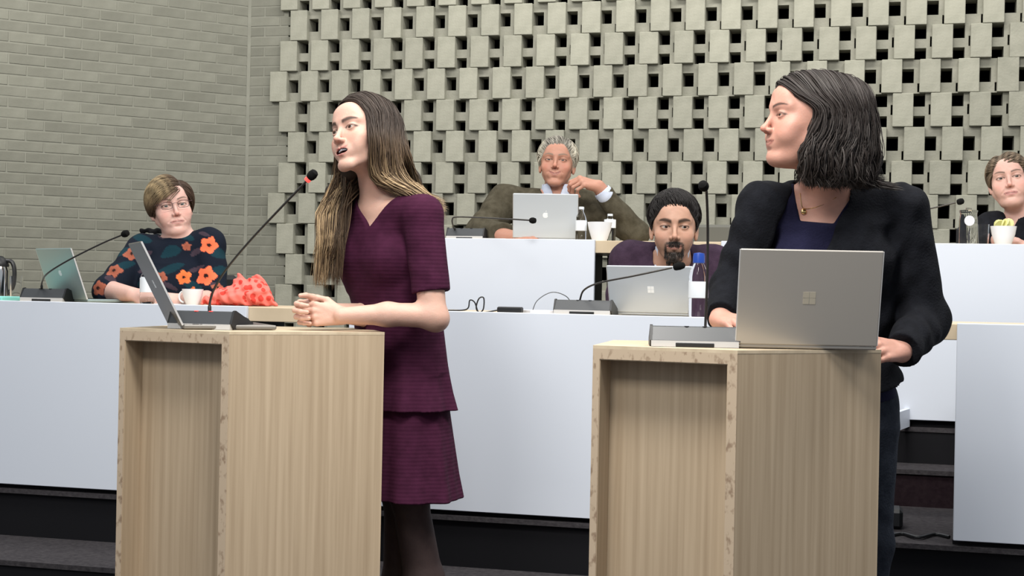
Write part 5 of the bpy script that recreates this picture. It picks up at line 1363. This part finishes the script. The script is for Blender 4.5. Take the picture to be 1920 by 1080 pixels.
finish(F_, 'body', MATS['skin'], t, lambda v: paint_skin(v, H, (.62, .38, .32), (.44, .19, .18), (.12, .08, .06), blush=.5), 1)
add_eyes(H, t, gaze=(-8, 0), iris=(.08, .06, .05))
F_ = Field(*expand(sR, sL, eR, eL, pel, m=.13), .005)
add_torso(F_, T, hh, .17, .12, off=.024, z0=.08, bust=1.0, fold=.003)
F_.cone(nb+A3((0, 0, -.03)), sR, .062, .070, None, .05); F_.cone(nb+A3((0, 0, -.03)), sL, .062, .070, None, .05)
F_.chain([sR, eR], [.072, .064], None, .03, amp=.005, freq=36); F_.cone(eR, wR_, .064, .046, None, .03, cap_b=True)
F_.chain([sL, eL], [.072, .064], None, .03, amp=.005, freq=36); F_.cone(eL, wL_, .064, .046, None, .03, cap_b=True)
F_.cone(nb+A3((0, 0, -.05)), H.p((0, -.02, -.06)), .072, .070, None, .006, 's')
polycut(F_, [PP(1885, 385, 6.1), PP(1905, 440, 6.1), PP(1925, 385, 6.1)], (0, -1, 0), .08, .006)
finish(F_, 'jacket', MATS['black_jacket'], t)
legs(t, pel, 0, ZF2, MATS['black_jacket'])
def col_e(L):
    n = .5+.5*np.sin(L[:, 0]*260+L[:, 2]*90)[:, None]; return A3((.17, .125, .085))*(.55+.6*n)
short_hair(H, t, lambda x, y: np.interp(y, [-.12, -.03, .0, .03, .055, .075, .10], [-.075, -.06, -.045, -.010, .018, .042, .056]),
           lambda x, y, z: np.stack([np.where(x > .02, .8, -.9), -.5+0*x, np.where((y > .02) & (z > .035), .25, -.8)], 1), lambda x, y, z: .06+0*x, col_e,
           shell=((0, -.013, .030), (.0855, .1065, .0890)), n=2800, wid=.0014, lift=.32)
chair(tuple(pel+A3((0, .04, 0)))[:2]+(ZF2,), 0, 'black office chair under the woman at the right edge')
# light grey chair back behind the bearded man
t = empty('visitor_chair', loc=tuple(PP(1322, 440, 6.05))[:2]+(ZF1,), rz=-AL, label='grey chair with rounded back behind the bearded young man', cat='chair')
m = MB(); m.box((-.20, -.20, .42), (.20, .20, .46), bev=.015); m.build('seat', mat('grey_chair', (.10, .10, .085), .7), t)
zt_ = PP(1322, 420, 6.2)[2]-ZF1
m = MB(); m.box((-.10, .19, .50), (.10, .215, zt_), bev=.012); m.build('backrest', MATS['grey_chair'], t)
for sx in (-1, 1):
    for sy in (-1, 1): m = MB(); m.tube([(sx*.18, sy*.18, .0), (sx*.17, sy*.17, .43)], .011, 8); m.build('leg', MATS['chrome'], t)

# ============ pink cloth bag on the left desk
c0 = WP(455, .22, ZT1); F_ = Field(*expand(A3(c0)+A3((0, 0, .06)), m=.20), .0030)
B = A3(c0)
F_.ell(B+A3((-.015, 0, .035)), (.115, .080, .038)); F_.ell(B+A3((.045, -.01, .045)), (.070, .065, .050), None, .02)
F_.cone(B+A3((-.01, 0, .05)), B+A3((-.012, 0, .120)), .045, .010, None, .03); F_.cone(B+A3((.03, 0, .05)), B+A3((.055, 0, .098)), .045, .022, None, .03)
F_.cone(B+A3((-.08, -.01, .02)), B+A3((-.145, -.02, .014)), .030, .012, None, .02); F_.cone(B+A3((.09, -.01, .02)), B+A3((.135, -.02, .010)), .028, .008, None, .02)
F_.disp(lambda X, Y, Z: .0065*np.sin((X-B[0])*75+3*np.sin((Z-B[2])*55)+4*np.sin((Y-B[1])*30))*np.sin((Z-B[2])*60+(X-B[0])*25)+.003*np.sin((X-B[0])*170+(Z-B[2])*110))
F_.half(B+A3((0, 0, .001)), (0, 0, -1))
m_ = mat('pink_cloth', (.9, .25, .2), .8, spec=.2); nt = m_.node_tree; tc = nt.nodes.new('ShaderNodeTexCoord'); vo = nt.nodes.new('ShaderNodeTexVoronoi'); vo.inputs['Scale'].default_value = 34
cr = nt.nodes.new('ShaderNodeValToRGB'); cr.color_ramp.elements[0].position = .36; cr.color_ramp.elements[1].position = .42; cr.color_ramp.elements[0].color = (.66, .06, .045, 1); cr.color_ramp.elements[1].color = (.84, .20, .165, 1)
nt.links.new(tc.outputs['Object'], vo.inputs['Vector']); nt.links.new(vo.outputs['Distance'], cr.inputs[0]); nt.links.new(cr.outputs[0], nt.nodes['Principled BSDF'].inputs['Base Color'])
o = finish(F_, 'cloth_bag', m_, None); tag(o, 'crumpled salmon-pink cloth bag with red dots on the left desk', 'bag')
